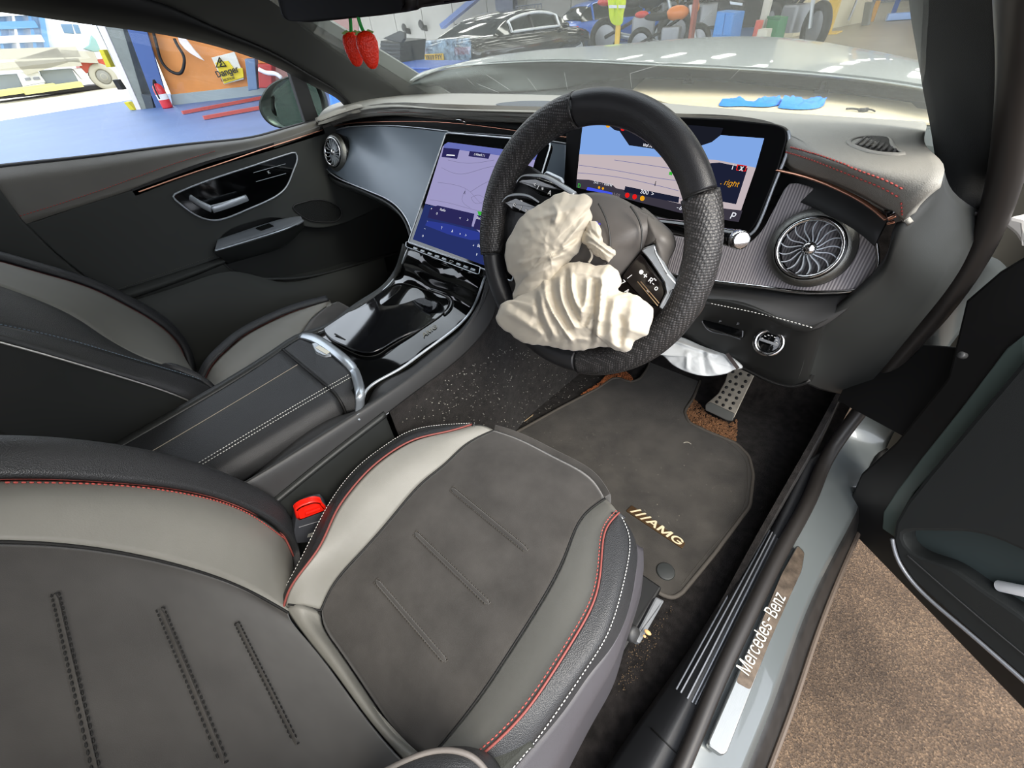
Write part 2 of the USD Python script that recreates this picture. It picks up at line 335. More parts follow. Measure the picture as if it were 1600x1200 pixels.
for k, c in dict(sblue=(135, 175, 240), scream=(205, 190, 195), sdark=(28, 30, 40), spanel=(30, 34, 56), sred=(240, 30, 30), samber=(245, 170, 30), sgreen=(60, 190, 60), swhite=(240, 242, 250), slav=(165, 160, 205), sdock=(48, 62, 150), snavy=(45, 42, 92), sbar=(70, 90, 240), sroad=(150, 146, 180), sgrey=(150, 140, 140), sdk2=(40, 52, 92)).items(): M_[k] = glow('screen_' + k[1:], c, SCREEN)
# ================================================================ CAR SHELL (the setting)
carpet_struct = struct('carpet')
CZ = .335
g = np.array([[[x, y, CZ + (max(0, y - .50) * 1.1)] for x in np.linspace(.10, .80, 24)] for y in np.linspace(-.95, .95, 40)])
carpet_struct.part('driver_footwell', shell(g, .01, (0, 0, 1)), M_['carpet'])
g = np.array([[[x, y, CZ + (max(0, y - .45) * 1.1)] for x in np.linspace(-.80, -.08, 20)] for y in np.linspace(-.95, .95, 30)])
carpet_struct.part('passenger_footwell', shell(g, .01, (0, 0, 1)), M_['carpet'])
carpet_struct.part('bulkhead', box((-.78, .86, .30), (.80, .90, .955)), M_['black'])
carpet_struct.part('footwell_side', loft([[(.775, -.95, .33), (.775, .1, .33), (.79, .8, .33)], [(.745, -.95, .425), (.75, .1, .425), (.76, .30, .47), (.77, .8, .60)]], 30, 5, .01), M_['carpet'])

# windscreen
WB = spl([(-.70, .53, .985), (-.35, .68, .975), (0, .72, .97), (.35, .68, .975), (.66, .56, .985), (.80, .46, .99)], 30)
WT = spl([(-.50, -.02, 1.33), (0, .06, 1.34), (.50, -.02, 1.33), (.66, -.08, 1.31)], 30)
wsg = np.stack([WB + (WT - WB) * t for t in np.linspace(0, 1, 16)]); ws_m = grid(wsg); w1 = struct('window_1')
w1.part('glass', shell(wsg, .004), M_['glass'], True)
M_['scr'] = mat('glass_scratch', (196, 200, 196), .6)
for ln in ([(747, 131), (780, 144)], [(760, 116), (797, 140)], [(825, 122), (840, 142)], [(882, 112), (887, 140)], [(1142, 122), (1157, 107)], [(985, 115), (987, 136)], [(985, 114), (1035, 99)], [(712, 112), (716, 116)], [(730, 123), (739, 131)], [(1100, 30), (1112, 18)], [(776, 112), (778, 114)]): w1.part('scratch', tube(ON(ws_m, ln, 8, .001), .00025, 4), M_['scr'])
# headliner over the passengers
g = np.array([[[x, y, 1.355 - .05 * (abs(x) / .66) ** 3 - .02 * max(0, y)] for x in np.linspace(-.66, .66, 20)] for y in np.linspace(-2.2, .05, 16)])
struct('ceiling', shell(g, .03, (0, 0, -1)), M_['head'])

# rear of the cabin, behind the camera: unseen seats, tailgate and doors placed to darken it from behind
wr = struct('unseen_wall_rear'); wr.part('rear_seat_back', box((-.70, -1.95, .55), (.70, -1.75, 1.10), .04), M_['blk']); wr.part('rear_seat_cushion', box((-.70, -1.78, .40), (.70, -1.25, .62), .04), M_['blk']); wr.part('tailgate_trim', box((-.74, -2.2, .9), (.74, -2.1, 1.36)), M_['plas'])
for sx in (-1, 1):
    wv = struct('unseen_wall_rear_side'); wv.part('rear_door_card', box((sx * .74, -2.1, .3), (sx * .80, -.72, 1.0), .01), M_['doorp']); wv.part('rear_door_skin', box((sx * .805, -2.1, .35), (sx * .84, -.72, .99), .01), M_['paint']); wv.part('rear_pillar', box((sx * .70, -2.1, 1.0), (sx * .78, -1.55, 1.34), .01), M_['head']); wv.part('centre_pillar', box((sx * .71, -.92, 1.0), (sx * .79, -.72, 1.36), .01), M_['head'])
# passenger side pillar
p1 = struct('trim_1')
w0 = XV((-160, 5, -.745), (0, 19, -.745), (130, 37, -.745), (270, 57, -.745), (360, 79, -.742), (440, 109, -.738), (500, 140, -.73), (533, 160, -.725), (543, 172, -.72))
w1 = XV((-160, -60, -.70), (0, -45, -.70), (130, -25, -.70), (270, 12, -.70), (335, 42, -.70), (420, 78, -.70), (490, 118, -.70), (540, 152, -.70), (556, 170, -.70))
w2 = XV((-160, -220, -.50), (0, -180, -.50), (240, -120, -.50), (380, -60, -.50), (430, -10, -.515), (485, 33, -.55), (560, 80, -.59), (640, 130, -.625), (680, 152, -.645))
w25 = XV((-160, -230, -.48), (0, -190, -.48), (240, -130, -.48), (396, -70, -.48), (450, -18, -.495), (502, 24, -.53), (582, 72, -.57), (664, 122, -.605), (706, 148, -.625))
p1.part('door_seal', loft([w0, (w0 + w1) / 2 + [.015, 0, 0], w1], 60, 7, .006), M_['black'], True)
p1.part('pillar_cover', loft([w1, w1 * .5 + w2 * .5 + np.array([.012, -.01, .004]), w2], 60, 8, .006), M_['head'], True)
p1.part('glass_seal', loft([w2 + [.002, 0, 0], w25], 60, 3, .008), mat('glass_edge_grey', (104, 108, 104), .6))
q = X(-.66, (327, -2), (352, 0), (364, 13), (362, 20), (346, 15), (331, 8))
p1.part('airbag_label', slab(q + [.02, 0, 0], (.75, -.5, 0), .004, .001), mat('label_grey', (120, 124, 118), .5), label='pale embossed label on the pillar')

# driver side pillar and kick trim
p2 = struct('trim_2')
pa = np.vstack([[[.50, .0, 1.335], [.555, .13, 1.25]], YV((1412, -60, .22), (1420, 0, .28), (1434, 90, .36), (1444, 150, .41), (1452, 190, .40), (1462, 250, .32), (1480, 326, .262))])
pb = np.vstack([[[.615, -.10, 1.325], [.655, -.01, 1.255]], YV((1575, -60, .06), (1572, 0, .11), (1570, 90, .17), (1566, 150, .2), (1560, 200, .23), (1552, 260, .26), (1537, 334, .28))])
p2.part('pillar_cover', loft([pa, spl(pa, 40) * .5 + spl(pb, 40) * .5 + np.array([.0, -.012, .004]), pb], 50, 8, .01), mat('pillar_black', (16, 17, 16), .9, bump=.4, bscale=900), True)
ka = YV((1476, 268, .14), (1458, 305, .14), (1412, 350, .13), (1378, 420, .15), (1335, 465, .16), (1290, 500, .17), (1268, 520, .18), (1256, 565, .2), (1247, 592, .215))
kb = XV((1537, 334, .785), (1520, 380, .79), (1498, 425, .79), (1450, 490, .79), (1405, 545, .79), (1365, 592, .79), (1332, 618, .785))
p2.part('kick_trim', loft([ka, spl(ka, 40) * .5 + spl(kb, 40) * .5 + np.array([-.01, -.02, .005]), kb], 50, 8, .01), M_['plas'], True)
p2.part('trim_joint', tube(spl(YV((1480, 324, .265), (1508, 328, .268), (1536, 332, .272)), 8) + [0, -.006, 0], .0022, 6), M_['plas2'])
# door opening seal
sl = np.vstack([[[.685, -.95, 1.345], [.68, -.50, 1.345], [.668, -.20, 1.32]], YV((1606, -60, .04), (1602, 0, .08), (1597, 100, .15), (1582, 220, .21), (1552, 340, .27), (1510, 425, .31), (1452, 505, .35), (1395, 570, .38), (1345, 640, .40)), ZV((1298, 705, .45), (1270, 768, .44), (1220, 862, .44), (1170, 962, .44), (1122, 1062, .44), (1064, 1200, .44), (1012, 1310, .44))])
struct('trim_3', tube(spl(sl, 90), np.linspace(.020, .0100, 90), 14), mat('aperture_rubber', (40, 37, 35), .42), True, label='thick rubber seal round the driver door opening')

# sill: tread trim, painted sill, rocker rubber
si = struct('trim_4')
tL = ZV((1262, 700, .385), (1215, 800, .385), (1150, 900, .385), (1080, 1010, .385), (1010, 1110, .385), (940, 1210, .385), (880, 1300, .385))
tM = ZV((1262, 715, .425), (1222, 800, .425), (1172, 900, .425), (1112, 1010, .425), (1055, 1110, .425), (1003, 1200, .425), (950, 1290, .425))
tR = ZV((1300, 700, .43), (1262, 775, .43), (1222, 862, .43), (1172, 962, .43), (1122, 1062, .43), (1056, 1200, .43), (1005, 1300, .43))
gt = loftg([tL, tM, (tM + tR) / 2, tR], 60, 14); sill_m = grid(gt)
si.part('tread_trim', shell(gt, .01, (0, 0, 1)), mat('tread_plastic', (40, 41, 43), .5, bump=.3, bscale=1400, bdist=.0008), True)
for a, b in (((1057, 1078), (1198, 822)), ((1064, 1083), (1203, 829)), ((1074, 1092), (1207, 832)), ((1081, 1098), (1211, 836)), ((1086, 1101), (1215, 842))):
    si.part('tread_rib', tube(spl(ON(sill_m, [a, b], 14, .0005), 14), .0016, 6), M_['dsatin'])
q = ON(sill_m, [(1018, 1138), (1040, 1160), (1062, 1181)], 8, .0004)
si.part('trim_joint', tube(q, .0012, 6), M_['black'])
sA = np.vstack([XV((1540, 400, .82), (1480, 480, .82), (1415, 560, .82)), ZV((1330, 665, .455), (1272, 770, .442), (1222, 868, .436), (1172, 968, .436), (1122, 1068, .436), (1060, 1200, .436), (1008, 1300, .436))])
sB = np.vstack([XV((1575, 420, .86), (1500, 520, .86), (1442, 600, .86)), ZV((1385, 700, .42), (1338, 800, .40), (1286, 900, .40), (1243, 1000, .40), (1208, 1100, .40), (1168, 1200, .40), (1128, 1300, .40))])
gp = loftg([sA, sA * .55 + sB * .45 + np.array([0, 0, .004]), sB], 70, 10); paint_m = grid(gp)
si.part('painted_sill', shell(gp, .012), M_['paint'], True)
rA, rB = sB[3:], ZV((1399, 704, .33), (1352, 806, .31), (1310, 906, .31), (1273, 1006, .31), (1239, 1106, .31), (1204, 1200, .31), (1168, 1300, .31))
gr = loftg([rA, rA * .6 + rB * .4 + np.array([.006, 0, -.002]), rB], 50, 6)
si.part('rocker_rubber', shell(gr, .012), mat('rocker_black', (30, 29, 28), .5, vary=.4, vscale=40), True)
si.part('rocker_lip', tube(spl(rA * .35 + rB * .65 + np.array([.006, 0, .006]), 40), .004, 8), mat('rocker_lip', (92, 80, 70), .6))
plate = thing('sill_plate', 'brushed metal door sill plate lettered along the driver side threshold', 'sill plate')
o = A(1176, 1040, z=.443); d1 = unit(A(1225, 920, z=.443) - A(1110, 1160, z=.443)); d2 = unit(np.cross((0, 0, 1), d1))
q = Z(.4465, (1104, 1163), (1128, 1180), (1136, 1176), (1210, 985), (1254, 890), (1258, 862), (1246, 850), (1222, 896))
plate.part('plate', slab(rounded(q, .006), (0, 0, 1), .012, .002), mat('brushed_plate', (150, 152, 150), .3, metal=.9, vary=.08, vscale=60, stretch=(60, 1, 1)))
tl = A(1169, 1058, z=.4475); tr_ = A(1228, 934, z=.4475); L = np.linalg.norm(tr_ - tl)
m = meshkit.text_mesh('Mercedes-Benz', .018, .0006); V = np.asarray(m.vertices).copy(); k = L / V[:, 0].max(); V[:, 0] *= k
u = unit(tr_ - tl); plate.part('lettering', place((V, np.asarray(m.faces)), tl, u, np.cross((0, 0, 1), u), np.array([0, 0, 1.])), mat('plate_letters', (225, 222, 205), .4), False)
plate.part('lettering_panel', slab(rounded(Z(.4466, (1150, 1066), (1172, 1078), (1206, 995), (1252, 892), (1257, 864), (1247, 853), (1222, 896)), .004), (0, 0, 1), .002), mat('plate_dark', (92, 80, 68), .4, metal=.5, vary=.45, vscale=60), False)

# ================================================================ PASSENGER DOOR
pd = thing('passenger_door', 'closed front passenger door seen across the cabin, dark card with grey top pad', 'car door')
b0 = XV((-150, 280, -.76), (0, 260, -.76), (122, 247, -.76), (235, 233, -.76), (325, 223, -.758), (400, 214, -.755), (440, 203, -.752), (497, 187, -.75), (545, 172, -.745))
b1 = XV((-150, 330, -.725), (0, 306, -.725), (122, 290, -.725), (235, 264, -.725), (325, 242, -.725), (400, 227, -.725), (440, 216, -.725), (497, 196, -.725), (545, 180, -.725))
b2 = XV((-110, 410, -.712), (52, 346, -.712), (125, 322, -.712), (205, 296, -.712), (332, 250, -.712), (400, 232, -.712), (440, 219, -.712), (497, 199, -.712), (545, 184, -.712))
gtop = loftg([b0, b0 * .5 + b1 * .5 + np.array([.008, 0, .004]), b1, b2], 60, 14); ptop_m = grid(gtop)
pd.part('top_pad', shell(gtop, .012), M_['doortop'], True)
q = ON(ptop_m, [(20, 341), (40, 335), (175, 291), (275, 255), (340, 235)], 40, .0008)
pd.part('red_stitching', stitches(q, .006, .0011), M_['redst'], True, 'red stitched seam', 'stuff')
q = spl(X(-.706, (217, 300), (287, 275), (362, 250), (400, 237), (450, 221), (504, 203)), 40)
pd.part('copper_strip', tube(q, .0032, 8, flat=.6), M_['copper'], True)
pd.part('strip_recess', loft([X(-.712, (205, 296), (332, 249), (400, 231), (504, 197)), X(-.712, (212, 306), (332, 262), (400, 242), (508, 209))], 30, 3, .004), M_['black'])
# card with an opening for the pocket
card = [(205, 297), (332, 251), (400, 233), (545, 186), (620, 190), (700, 300), (640, 560), (420, 640), (190, 660), (150, 520), (162, 450), (142, 440), (87, 395), (37, 347), (52, 347), (125, 322)]
pocket = [(338, 396), (345, 372), (362, 358), (395, 347), (430, 340), (470, 352), (560, 340), (640, 330), (640, 425), (562, 413), (525, 423), (490, 431), (440, 439), (400, 435), (362, 421)]
pd.part('door_card', slab(X(-.712, *card), (1, 0, 0), .05, .003, [spl(X(-.712, *pocket), 60, True)]), M_['doorp'])
pd.part('pocket_back', slab(X(-.76, (280, 320), (660, 280), (660, 520), (300, 520)), (1, 0, 0), .01), M_['plas'])
lp = spl(X(-.705, (338, 396), (360, 421), (400, 435), (440, 439), (490, 431), (525, 423), (562, 412)), 40)
pd.part('pocket_lip', tube(lp, .0022, 8), M_['plas2'])
pd.part('seam_stitching', stitches(spl(X(-.710, (177, 454), (250, 429), (337, 399)), 30), .005, .0007), mat('dim_thread', (96, 96, 84), .8), True, None, 'stuff')
l0, l1, l2 = X(-.712, (178, 456), (260, 430), (345, 402)), X(-.690, (190, 464), (270, 438), (352, 407)), X(-.702, (207, 467), (280, 441), (352, 412))
pd.part('armrest_roll', loft([l0, l1, l2], 20, 7, .006), M_['doorp'], True)
l3 = X(-.690, (207, 470), (300, 440), (365, 424), (440, 441), (490, 434), (562, 414), (600, 402)); l4 = X(-.66, (230, 520), (330, 500), (400, 490), (460, 480), (510, 470), (575, 455), (610, 445)); l5 = X(-.712, (260, 600), (340, 570), (410, 560), (470, 545), (520, 530), (585, 510), (620, 500))
pd.part('lower_bolster', loft([l3, l4, l5], 30, 9, .006), M_['doorp'], True)
# handle recess
hr = [(270, 307), (277, 301), (300, 291), (400, 257), (455, 239), (462, 239), (464, 245), (460, 262), (454, 278), (444, 296), (425, 310), (387, 327), (355, 340), (337, 344), (312, 339), (292, 327), (276, 314)]
hp = spl(X(-.708, *hr), 90, True)
rec = pd.part('handle_recess', slab(hp, (1, 0, 0), .012, .002), M_['gloss'])
rec.sub('chrome_frame', tube(hp + [.001, 0, 0], .0024, 8, True), M_['satin'], True)
h1 = spl(XV((298, 309, -.704), (312, 318, -.69), (331, 327, -.676)), 12); h2 = spl(XV((331, 327, -.676), (352, 321, -.672), (386, 309, -.676)), 14)
pd.part('door_handle', cat(tube(h1, np.linspace(.0125, .010, 12), 12, flat=.5, nrm=(0, -.3, 1)), tube(h2, np.linspace(.010, .0085, 14), 12, flat=.55, nrm=(0, -.3, 1))), M_['satin'], True, 'satin metal pull handle')
for a, b in (((396, 270), (446, 256)), ((400, 284), (447, 271))):
    pd.part('seat_switch_line', tube(X(-.705, a, b), .0008, 6), M_['dsatin'])
q = A(420, 269, x=-.705); pd.part('seat_switch_icon', text('K', .008, q, (0, 1, .1), (0, -.1, 1), .0006), M_['white'], False)
# grab armrest with window switch
at_ = [(340, 374), (400, 353), (445, 341), (468, 342), (472, 346), (460, 351), (400, 371), (338, 391)]
a0, a1, a2, a3 = XV((340, 374, -.712), (400, 354, -.712), (445, 341, -.712), (470, 337, -.712)), XV((336, 389, -.672), (398, 370, -.665), (455, 351, -.665), (472, 343, -.69)), XV((337, 396, -.665), (400, 378, -.66), (458, 357, -.66), (474, 347, -.685)), XV((355, 411, -.70), (402, 398, -.69), (452, 378, -.69), (474, 356, -.705))
gpl = loftg([a0, a1], 30, 5); plm = grid(gpl)
arm = pd.part('armrest', loft([a0 + [0, 0, -.004], a1 + [0, 0, -.004], a2, a3, a3 + [-.03, 0, -.004]], 30, 12, .005), M_['plas'], True)
arm.sub('switch_panel', shell(gpl + [0, 0, .0], .003), mat('switch_panel_grey', (128, 132, 136), .35), True, 'satin grey switch panel')
arm.sub('chrome_edge', tube(spl(a1 * .5 + a2 * .5, 30), .0045, 8), M_['satin'], True)
sw = ON(plm, [(400, 358), (421, 351), (428, 354), (408, 361)], None, .001)
arm.sub('window_switch', slab(sw, (.3, 0, 1), .004, .001, lift=.003), M_['gloss'])
# speaker
sp = spl(X(-.745, (449, 321), (462, 314), (478, 310), (500, 311), (525, 330), (522, 338), (500, 344), (475, 341), (458, 331)), 50, True)
spk = pd.part('tweeter_grille', slab(sp + [.036, 0, 0], (1, 0, 0), .02, .003), mat('speaker_mesh', (44, 46, 45), .6, bump=1, bscale=1500, bdist=.002, btype='voronoi'))
spk.sub('grille_rim', tube(sp + [.037, 0, 0], .0022, 6, True), M_['plas2'], True)
pd.part('lower_shelf', tube(spl(X(-.70, (400, 436), (470, 434), (560, 412), (620, 395)), 20), .006, 8), M_['plas'], True)
pd.part('window_frame', tube(spl(b0 + [-.004, 0, -.004], 40), .008, 8), M_['black'], True)
struct('window_2', loft([XV((-200, -20, -.77), (0, 0, -.77), (270, 40, -.77), (440, 95, -.77), (560, 165, -.77)), XV((-200, 300, -.775), (0, 275, -.775), (270, 235, -.775), (440, 212, -.775), (570, 178, -.775))], 30, 6, .004), M_['sglass'], True)
# centre pillar trim beside the door
bp_ = [(-60, 250), (0, 296), (37, 346), (87, 396), (142, 441), (165, 455), (180, 480), (150, 520), (-80, 480)]
struct('trim_5', slab(X(-.70, *bp_), (1, 0, 0), .05, .006), M_['doorp'], label='dark centre pillar trim behind the passenger door card')

# ================================================================ DRIVER DOOR (swung open)
dn = np.array([-.544, -.838, .0]); DP = (np.array([.894, .252, .33]), dn)
dd = thing('driver_door', 'open driver door with black lower card and storage pocket at the right edge', 'car door')
dc = PL(DP, (1600, 1110), (1335, 836), (1318, 800), (1345, 740), (1400, 690), (1480, 590), (1508, 470), (1560, 425), (1600, 400), (1760, 330), (1900, 700), (1900, 1400))
dd.part('door_shell', slab(dc, dn, .09, .004), mat('door_frame_black', (12, 12, 12), .5))
ed = PL((DP[0] + dn * .006, dn), (1600, 523), (1572, 545), (1500, 640), (1440, 715), (1400, 768), (1380, 800), (1378, 826), (1398, 840), (1402, 818), (1428, 770), (1500, 690), (1600, 575))
dd.part('painted_edge', slab(ed, dn, .01, .002), mat('door_edge_paint', (72, 84, 79), .4))
crd = PL((DP[0] + dn * .03, dn), (1600, 560), (1520, 655), (1450, 740), (1415, 785), (1398, 815), (1394, 842), (1402, 872), (1424, 905), (1500, 975), (1600, 1062), (1750, 1200), (1900, 1300), (1900, 500), (1700, 460))
pk = spl(PL((DP[0] + dn * .03, dn), (1412, 836), (1425, 831), (1470, 831), (1540, 838), (1610, 868), (1700, 930), (1700, 1040), (1600, 966), (1540, 925), (1480, 885), (1435, 868), (1417, 855)), 60, True)
dd.part('door_card', slab(crd, dn, .03, .006, [pk]), mat('driver_card', (24, 27, 26), .75, bump=.2, bscale=1200))
dd.part('pocket_liner', slab(PL((DP[0] + dn * .004, dn), (1400, 800), (1750, 800), (1750, 1060), (1420, 900)), dn, .004), mat('pocket_grey', (48, 58, 57), .8))
dd.part('card_trim_line', tube(spl(PL((DP[0] + dn * .033, dn), (1394, 842), (1402, 872), (1424, 907), (1500, 977), (1600, 1064), (1700, 1152)), 40), .0032, 8), M_['dsatin'], True)
dd.part('hinge_cover', slab(rounded(PL((DP[0] + dn * .02, dn), (1566, 352), (1578, 338), (1604, 344), (1604, 388), (1592, 379), (1584, 366)), .004), dn, .03, .004), mat('hinge_cover_grey', (176, 172, 166), .5))
dd.part('card_seam', tube(spl(PL((DP[0] + dn * .031, dn), (1418, 868), (1460, 905), (1530, 965), (1620, 1040)), 30), .0012, 6), M_['plas2'], True)
q = AP(1592, 922, (DP[0] + dn * .012, dn)); btl = lathe([(.001, .03), (.006, .03), (.0065, .022), (.008, .015), (.008, -.025), (.001, -.025)], q, (.4, -.4, .8), 20)
bt = thing('small_bottle', 'small bottle with a red top lying in the open driver door pocket', 'bottle')
bt.part('body', btl, M_['white'], True); bt.part('cap', lathe([(.001, .041), (.0055, .041), (.0068, .038), (.0068, .029), (.001, .029)], q, (.4, -.4, .8), 20), mat('cap_red', (170, 40, 35), .4), True)
wg = thing('shade_front_wing', 'black shadowed front wing edge behind the open driver door', 'car wing', box((.90, .42, .30), (.96, 1.7, .93), .01), mat('wing_shade_tone', (40, 44, 42), .5))  # wing placed to keep light off the sill, dark tone for shade
# hinge and check strap in the gap
hg = struct('trim_6', label='door hinge and check strap in the shadowed gap by the front of the sill')
q0 = A(1372, 602, x=.83); hg.part('check_strap', bar(q0, q0 + [.12, -.07, .01], .03, .03, bev=.004), M_['black'])
q1 = A(1440, 560, x=.85); hg.part('hinge_bracket', slab(X(.85, (1395, 630), (1420, 590), (1470, 540), (1520, 545), (1480, 640), (1400, 720)), (-.7, -.7, .2), .02, .003), M_['black'])
q2 = A(1503, 555, x=.84); hg.part('hinge_bolt', lathe([(.0003, .0036), (.0036, .0036), (.0045, .0018), (.0045, -.004), (.0003, -.004)], q2, (-.6, -.6, .4), 16), M_['plas2'], True)
q = X(.87, (1313, 770), (1318, 748), (1328, 735), (1345, 745), (1338, 765), (1322, 795)); hg.part('body_flange', slab(q, (-.7, -.7, .3), .01, .002), mat('flange_beige', (176, 158, 128), .6))
# ================================================================ DASHBOARD
da = thing('dashboard', 'full width dashboard with grey padded top, copper strip and two turbine air vents', 'dashboard')
# rear edge at the windscreen, crest, front lip (left to right)
r0 = ZV((520, 163, .985), (560, 152, .985), (660, 146, .985), (800, 147, .985), (900, 150, .985), (1060, 163, .985), (1250, 178, .985), (1445, 190, .985))
r1 = ZV((500, 178, 1.005), (560, 158, 1.01), (660, 155, 1.024), (800, 158, 1.028), (900, 161, 1.028), (1060, 175, 1.028), (1250, 195, 1.03), (1447, 228, 1.028))
r2 = ZV((496, 192, 1.0), (560, 168, 1.02), (660, 167, 1.035), (800, 172, 1.038), (900, 175, 1.038), (1060, 187, 1.038), (1160, 194, 1.0375), (1225, 208, 1.0315), (1270, 228, 1.0305), (1330, 245, 1.0305), (1400, 258, 1.0325), (1476, 266, 1.036))

r3 = YV((498, 196, .262), (560, 174, .262), (660, 172, .262), (800, 180, .262), (900, 182, .272), (1060, 196, .275), (1150, 203, .265), (1215, 218, .240), (1250, 239, .192), (1300, 260, .150), (1380, 294, .119), (1432, 320, .104))
r4 = YV((498, 199, .265), (560, 181, .265), (660, 178, .268), (800, 187, .268), (900, 188, .28), (1060, 206, .285), (1150, 222, .28), (1212, 248, .258), (1242, 268, .215), (1300, 288, .185), (1380, 326, .145), (1412, 345, .128))
r05 = spl(r0, 60) * .55 + spl(r1, 60) * .45 + [0, 0, .003]
gd = loftg([r0, r05, r1, r2, r3, r4], 140, 26); pad_m = grid(gd)
da.part('top_pad', shell(gd, .012), M_['pad'], True)
# right end cap of the pad
e0 = np.array([gd[-1, i] for i in range(gd.shape[1])])
da.part('pad_end', shell(np.stack([e0 + (np.array([.006, .004, -.006]) * t) for t in np.linspace(0, 1, 4)], 1), .006), M_['pad'], True)
q = ON(pad_m, [(1228, 237), (1262, 247), (1300, 261), (1345, 279), (1385, 296), (1412, 312)], 60, .0008)
da.part('red_stitching', cat(stitches(q, .0052, .0011), stitches(ON(pad_m, [(1236, 230), (1268, 239), (1306, 252), (1351, 269), (1392, 285), (1420, 300)], 60, .0008), .0052, .0011)), M_['redst'], True, 'red double stitched seam', 'stuff')
q = ON(pad_m, [(590, 176), (700, 177), (800, 183)], 40, .0005)
da.part('front_stitching', stitches(q, .006, .0007), M_['redst'], True, None, 'stuff')
q = ON(pad_m, [(1409, 316), (1410, 326), (1411, 338)], 10, .0008)
da.part('end_stitching', stitches(q, .005, .001), M_['redst'], True, None, 'stuff')
# speaker / defroster grille on the right
gq = [(1328, 226), (1352, 214), (1372, 214), (1404, 236), (1408, 242), (1390, 242), (1340, 232)]
gf = np.array([on(pad_m, *p, .0006) for p in gq])
gr_ = da.part('defroster_grille', slab(spl(gf, 40, True), fitn(gf), .004, .0), M_['black'])
da.part('grille_rim', tube(spl(gf, 50, True), .0028, 8, True, flat=.5), M_['pad'], True)
for k in range(8):
    t = k / 7; a = (1336 + 60 * t, 229 + 12 * t); b = (1352 + 46 * t, 216 + 20 * t)
    q = ON(pad_m, [a, b], 4, .0022)
    if len(q) > 1: gr_.sub('grille_slat', bar(q[0], q[-1], .0022, .0012), M_['plas2'])
q = spl(np.array([on(pad_m, *p, .0005) for p in [(775, 163), (800, 159), (850, 158), (880, 161), (870, 166), (810, 167)]]), 40, True)
da.part('speaker_patch', slab(q, fitn(q), .002, .0), mat('speaker_cloth', (88, 92, 96), .8, bump=.8, bscale=900, bdist=.001, btype='voronoi'))
# recess with vent slots behind the copper strip
c0 = [(504, 203, .275), (520, 198, .275), (545, 193, .275), (600, 190, .275), (720, 193, .275), (830, 207, .272), (900, 216, .265), (1060, 240, .25), (1225, 268, .215), (1262, 277, .195), (1320, 300, .165), (1365, 326, .145), (1385, 343, .135)]
cs = spl(YV(*c0), 90)
da.part('vent_recess', loft([cs + [0, .012, .018], cs + [0, .03, .008], cs + [0, .03, -.006], cs + [0, .012, -.035]], 90, 7, .006, 'lin'), M_['black'], True)
da.part('copper_strip', tube(cs, .0032, 8, flat=.6), M_['copper'], True)
q = YV((712, 188, .255), (716, 187, .25), (724, 189, .25), (728, 193, .255)); da.part('vent_slider', tube(spl(q, 12), .0032, 8), M_['chrome'], True)
q = slab(Y(.13, (1383, 333), (1398, 328), (1412, 328), (1411, 347), (1388, 352)), (.2, -1, .1), .02, .003); da.part('strip_end_cap', q, M_['gloss'])
da.part('strip_end_clip', cat(tube(Y(.127, (1388, 342), (1400, 337)), .002, 6), tube(Y(.127, (1386, 350), (1398, 347)), .0015, 6)), M_['copper'], True)
# passenger trim panel
pn = unit((-.124, -.788, .603)); PP = (np.array([-.633, .232, .907]), pn)
tp = PL(PP, (507, 218), (522, 204), (545, 198), (600, 196), (700, 205), (708, 212), (690, 240), (650, 384), (646, 372), (641, 355), (634, 340), (620, 322), (587, 303), (550, 288), (512, 266), (504, 252), (503, 236))
pt = da.part('passenger_trim_panel', slab(rounded(tp, .012, 4), pn, .012, .002), M_['trimL'])
ed = spl(PL((PP[0] + pn * .001, pn), (545, 198), (522, 204), (507, 218), (503, 236), (504, 252), (512, 266), (550, 288), (587, 303), (620, 322), (634, 340), (641, 355), (646, 374)), 70)
pt.sub('chrome_edge', tube(ed, .0019, 8), M_['satin'], True)
pt.sub('top_edge', tube(spl(PL((PP[0] + pn * .001, pn), (545, 198), (600, 196), (700, 205)), 30), .0012, 6), M_['satin'], True)
CP = (np.array([0, .245, .95]), unit((0, -.85, .5)))
da.part('centre_trim_panel', slab(PL(CP, (700, 206), (830, 216), (884, 224), (884, 330), (800, 430), (690, 330)), CP[1], .01, .002), M_['trimL'])
da.part('centre_trim_edge', tube(spl(PL((CP[0] + CP[1] * .001, CP[1]), (700, 206), (830, 216), (884, 224)), 20), .0014, 6), M_['satin'], True)
# underside of the passenger side
u0 = PL((PP[0] - pn * .01, pn), (503, 240), (512, 267), (550, 289), (587, 304), (620, 324), (636, 345), (646, 374)); u1 = u0 + [[0, .03, -.028]] * 7; u2 = u0 + [[.0, .16, -.06]] * 7; u3 = u0 + [[0, .30, -.05]] * 7
da.part('glovebox_face', loft([u0, u1, u2, u3], 40, 12, .008), M_['plas'], True)
# driver trim panel (striped wood)
wn = unit((-.06, -.955, .29)); WP = (np.array([.63, .192, .915]), wn)
tw = PL(WP, (985, 356), (1060, 370), (1120, 380), (1164, 386), (1190, 362), (1232, 283), (1262, 290), (1320, 311), (1350, 334), (1366, 365), (1372, 398), (1368, 428), (1346, 450), (1310, 456), (1270, 457), (1195, 449), (1120, 440), (1050, 428), (985, 410))
wd = da.part('driver_trim_panel', slab(rounded(tw, .01, 3), wn, .012, .002), M_['wood'], label='striped wood trim panel with chrome edge')
ed = spl(PL((WP[0] + wn * .001, wn), (1320, 311), (1350, 334), (1366, 365), (1372, 398), (1368, 428), (1346, 450), (1310, 456), (1270, 457), (1195, 449), (1120, 440), (1050, 428), (985, 410)), 80)
wd.sub('chrome_edge', tube(ed, np.concatenate([np.linspace(.0012, .003, 30), np.linspace(.003, .0018, 50)]), 8), M_['chrome'], True)

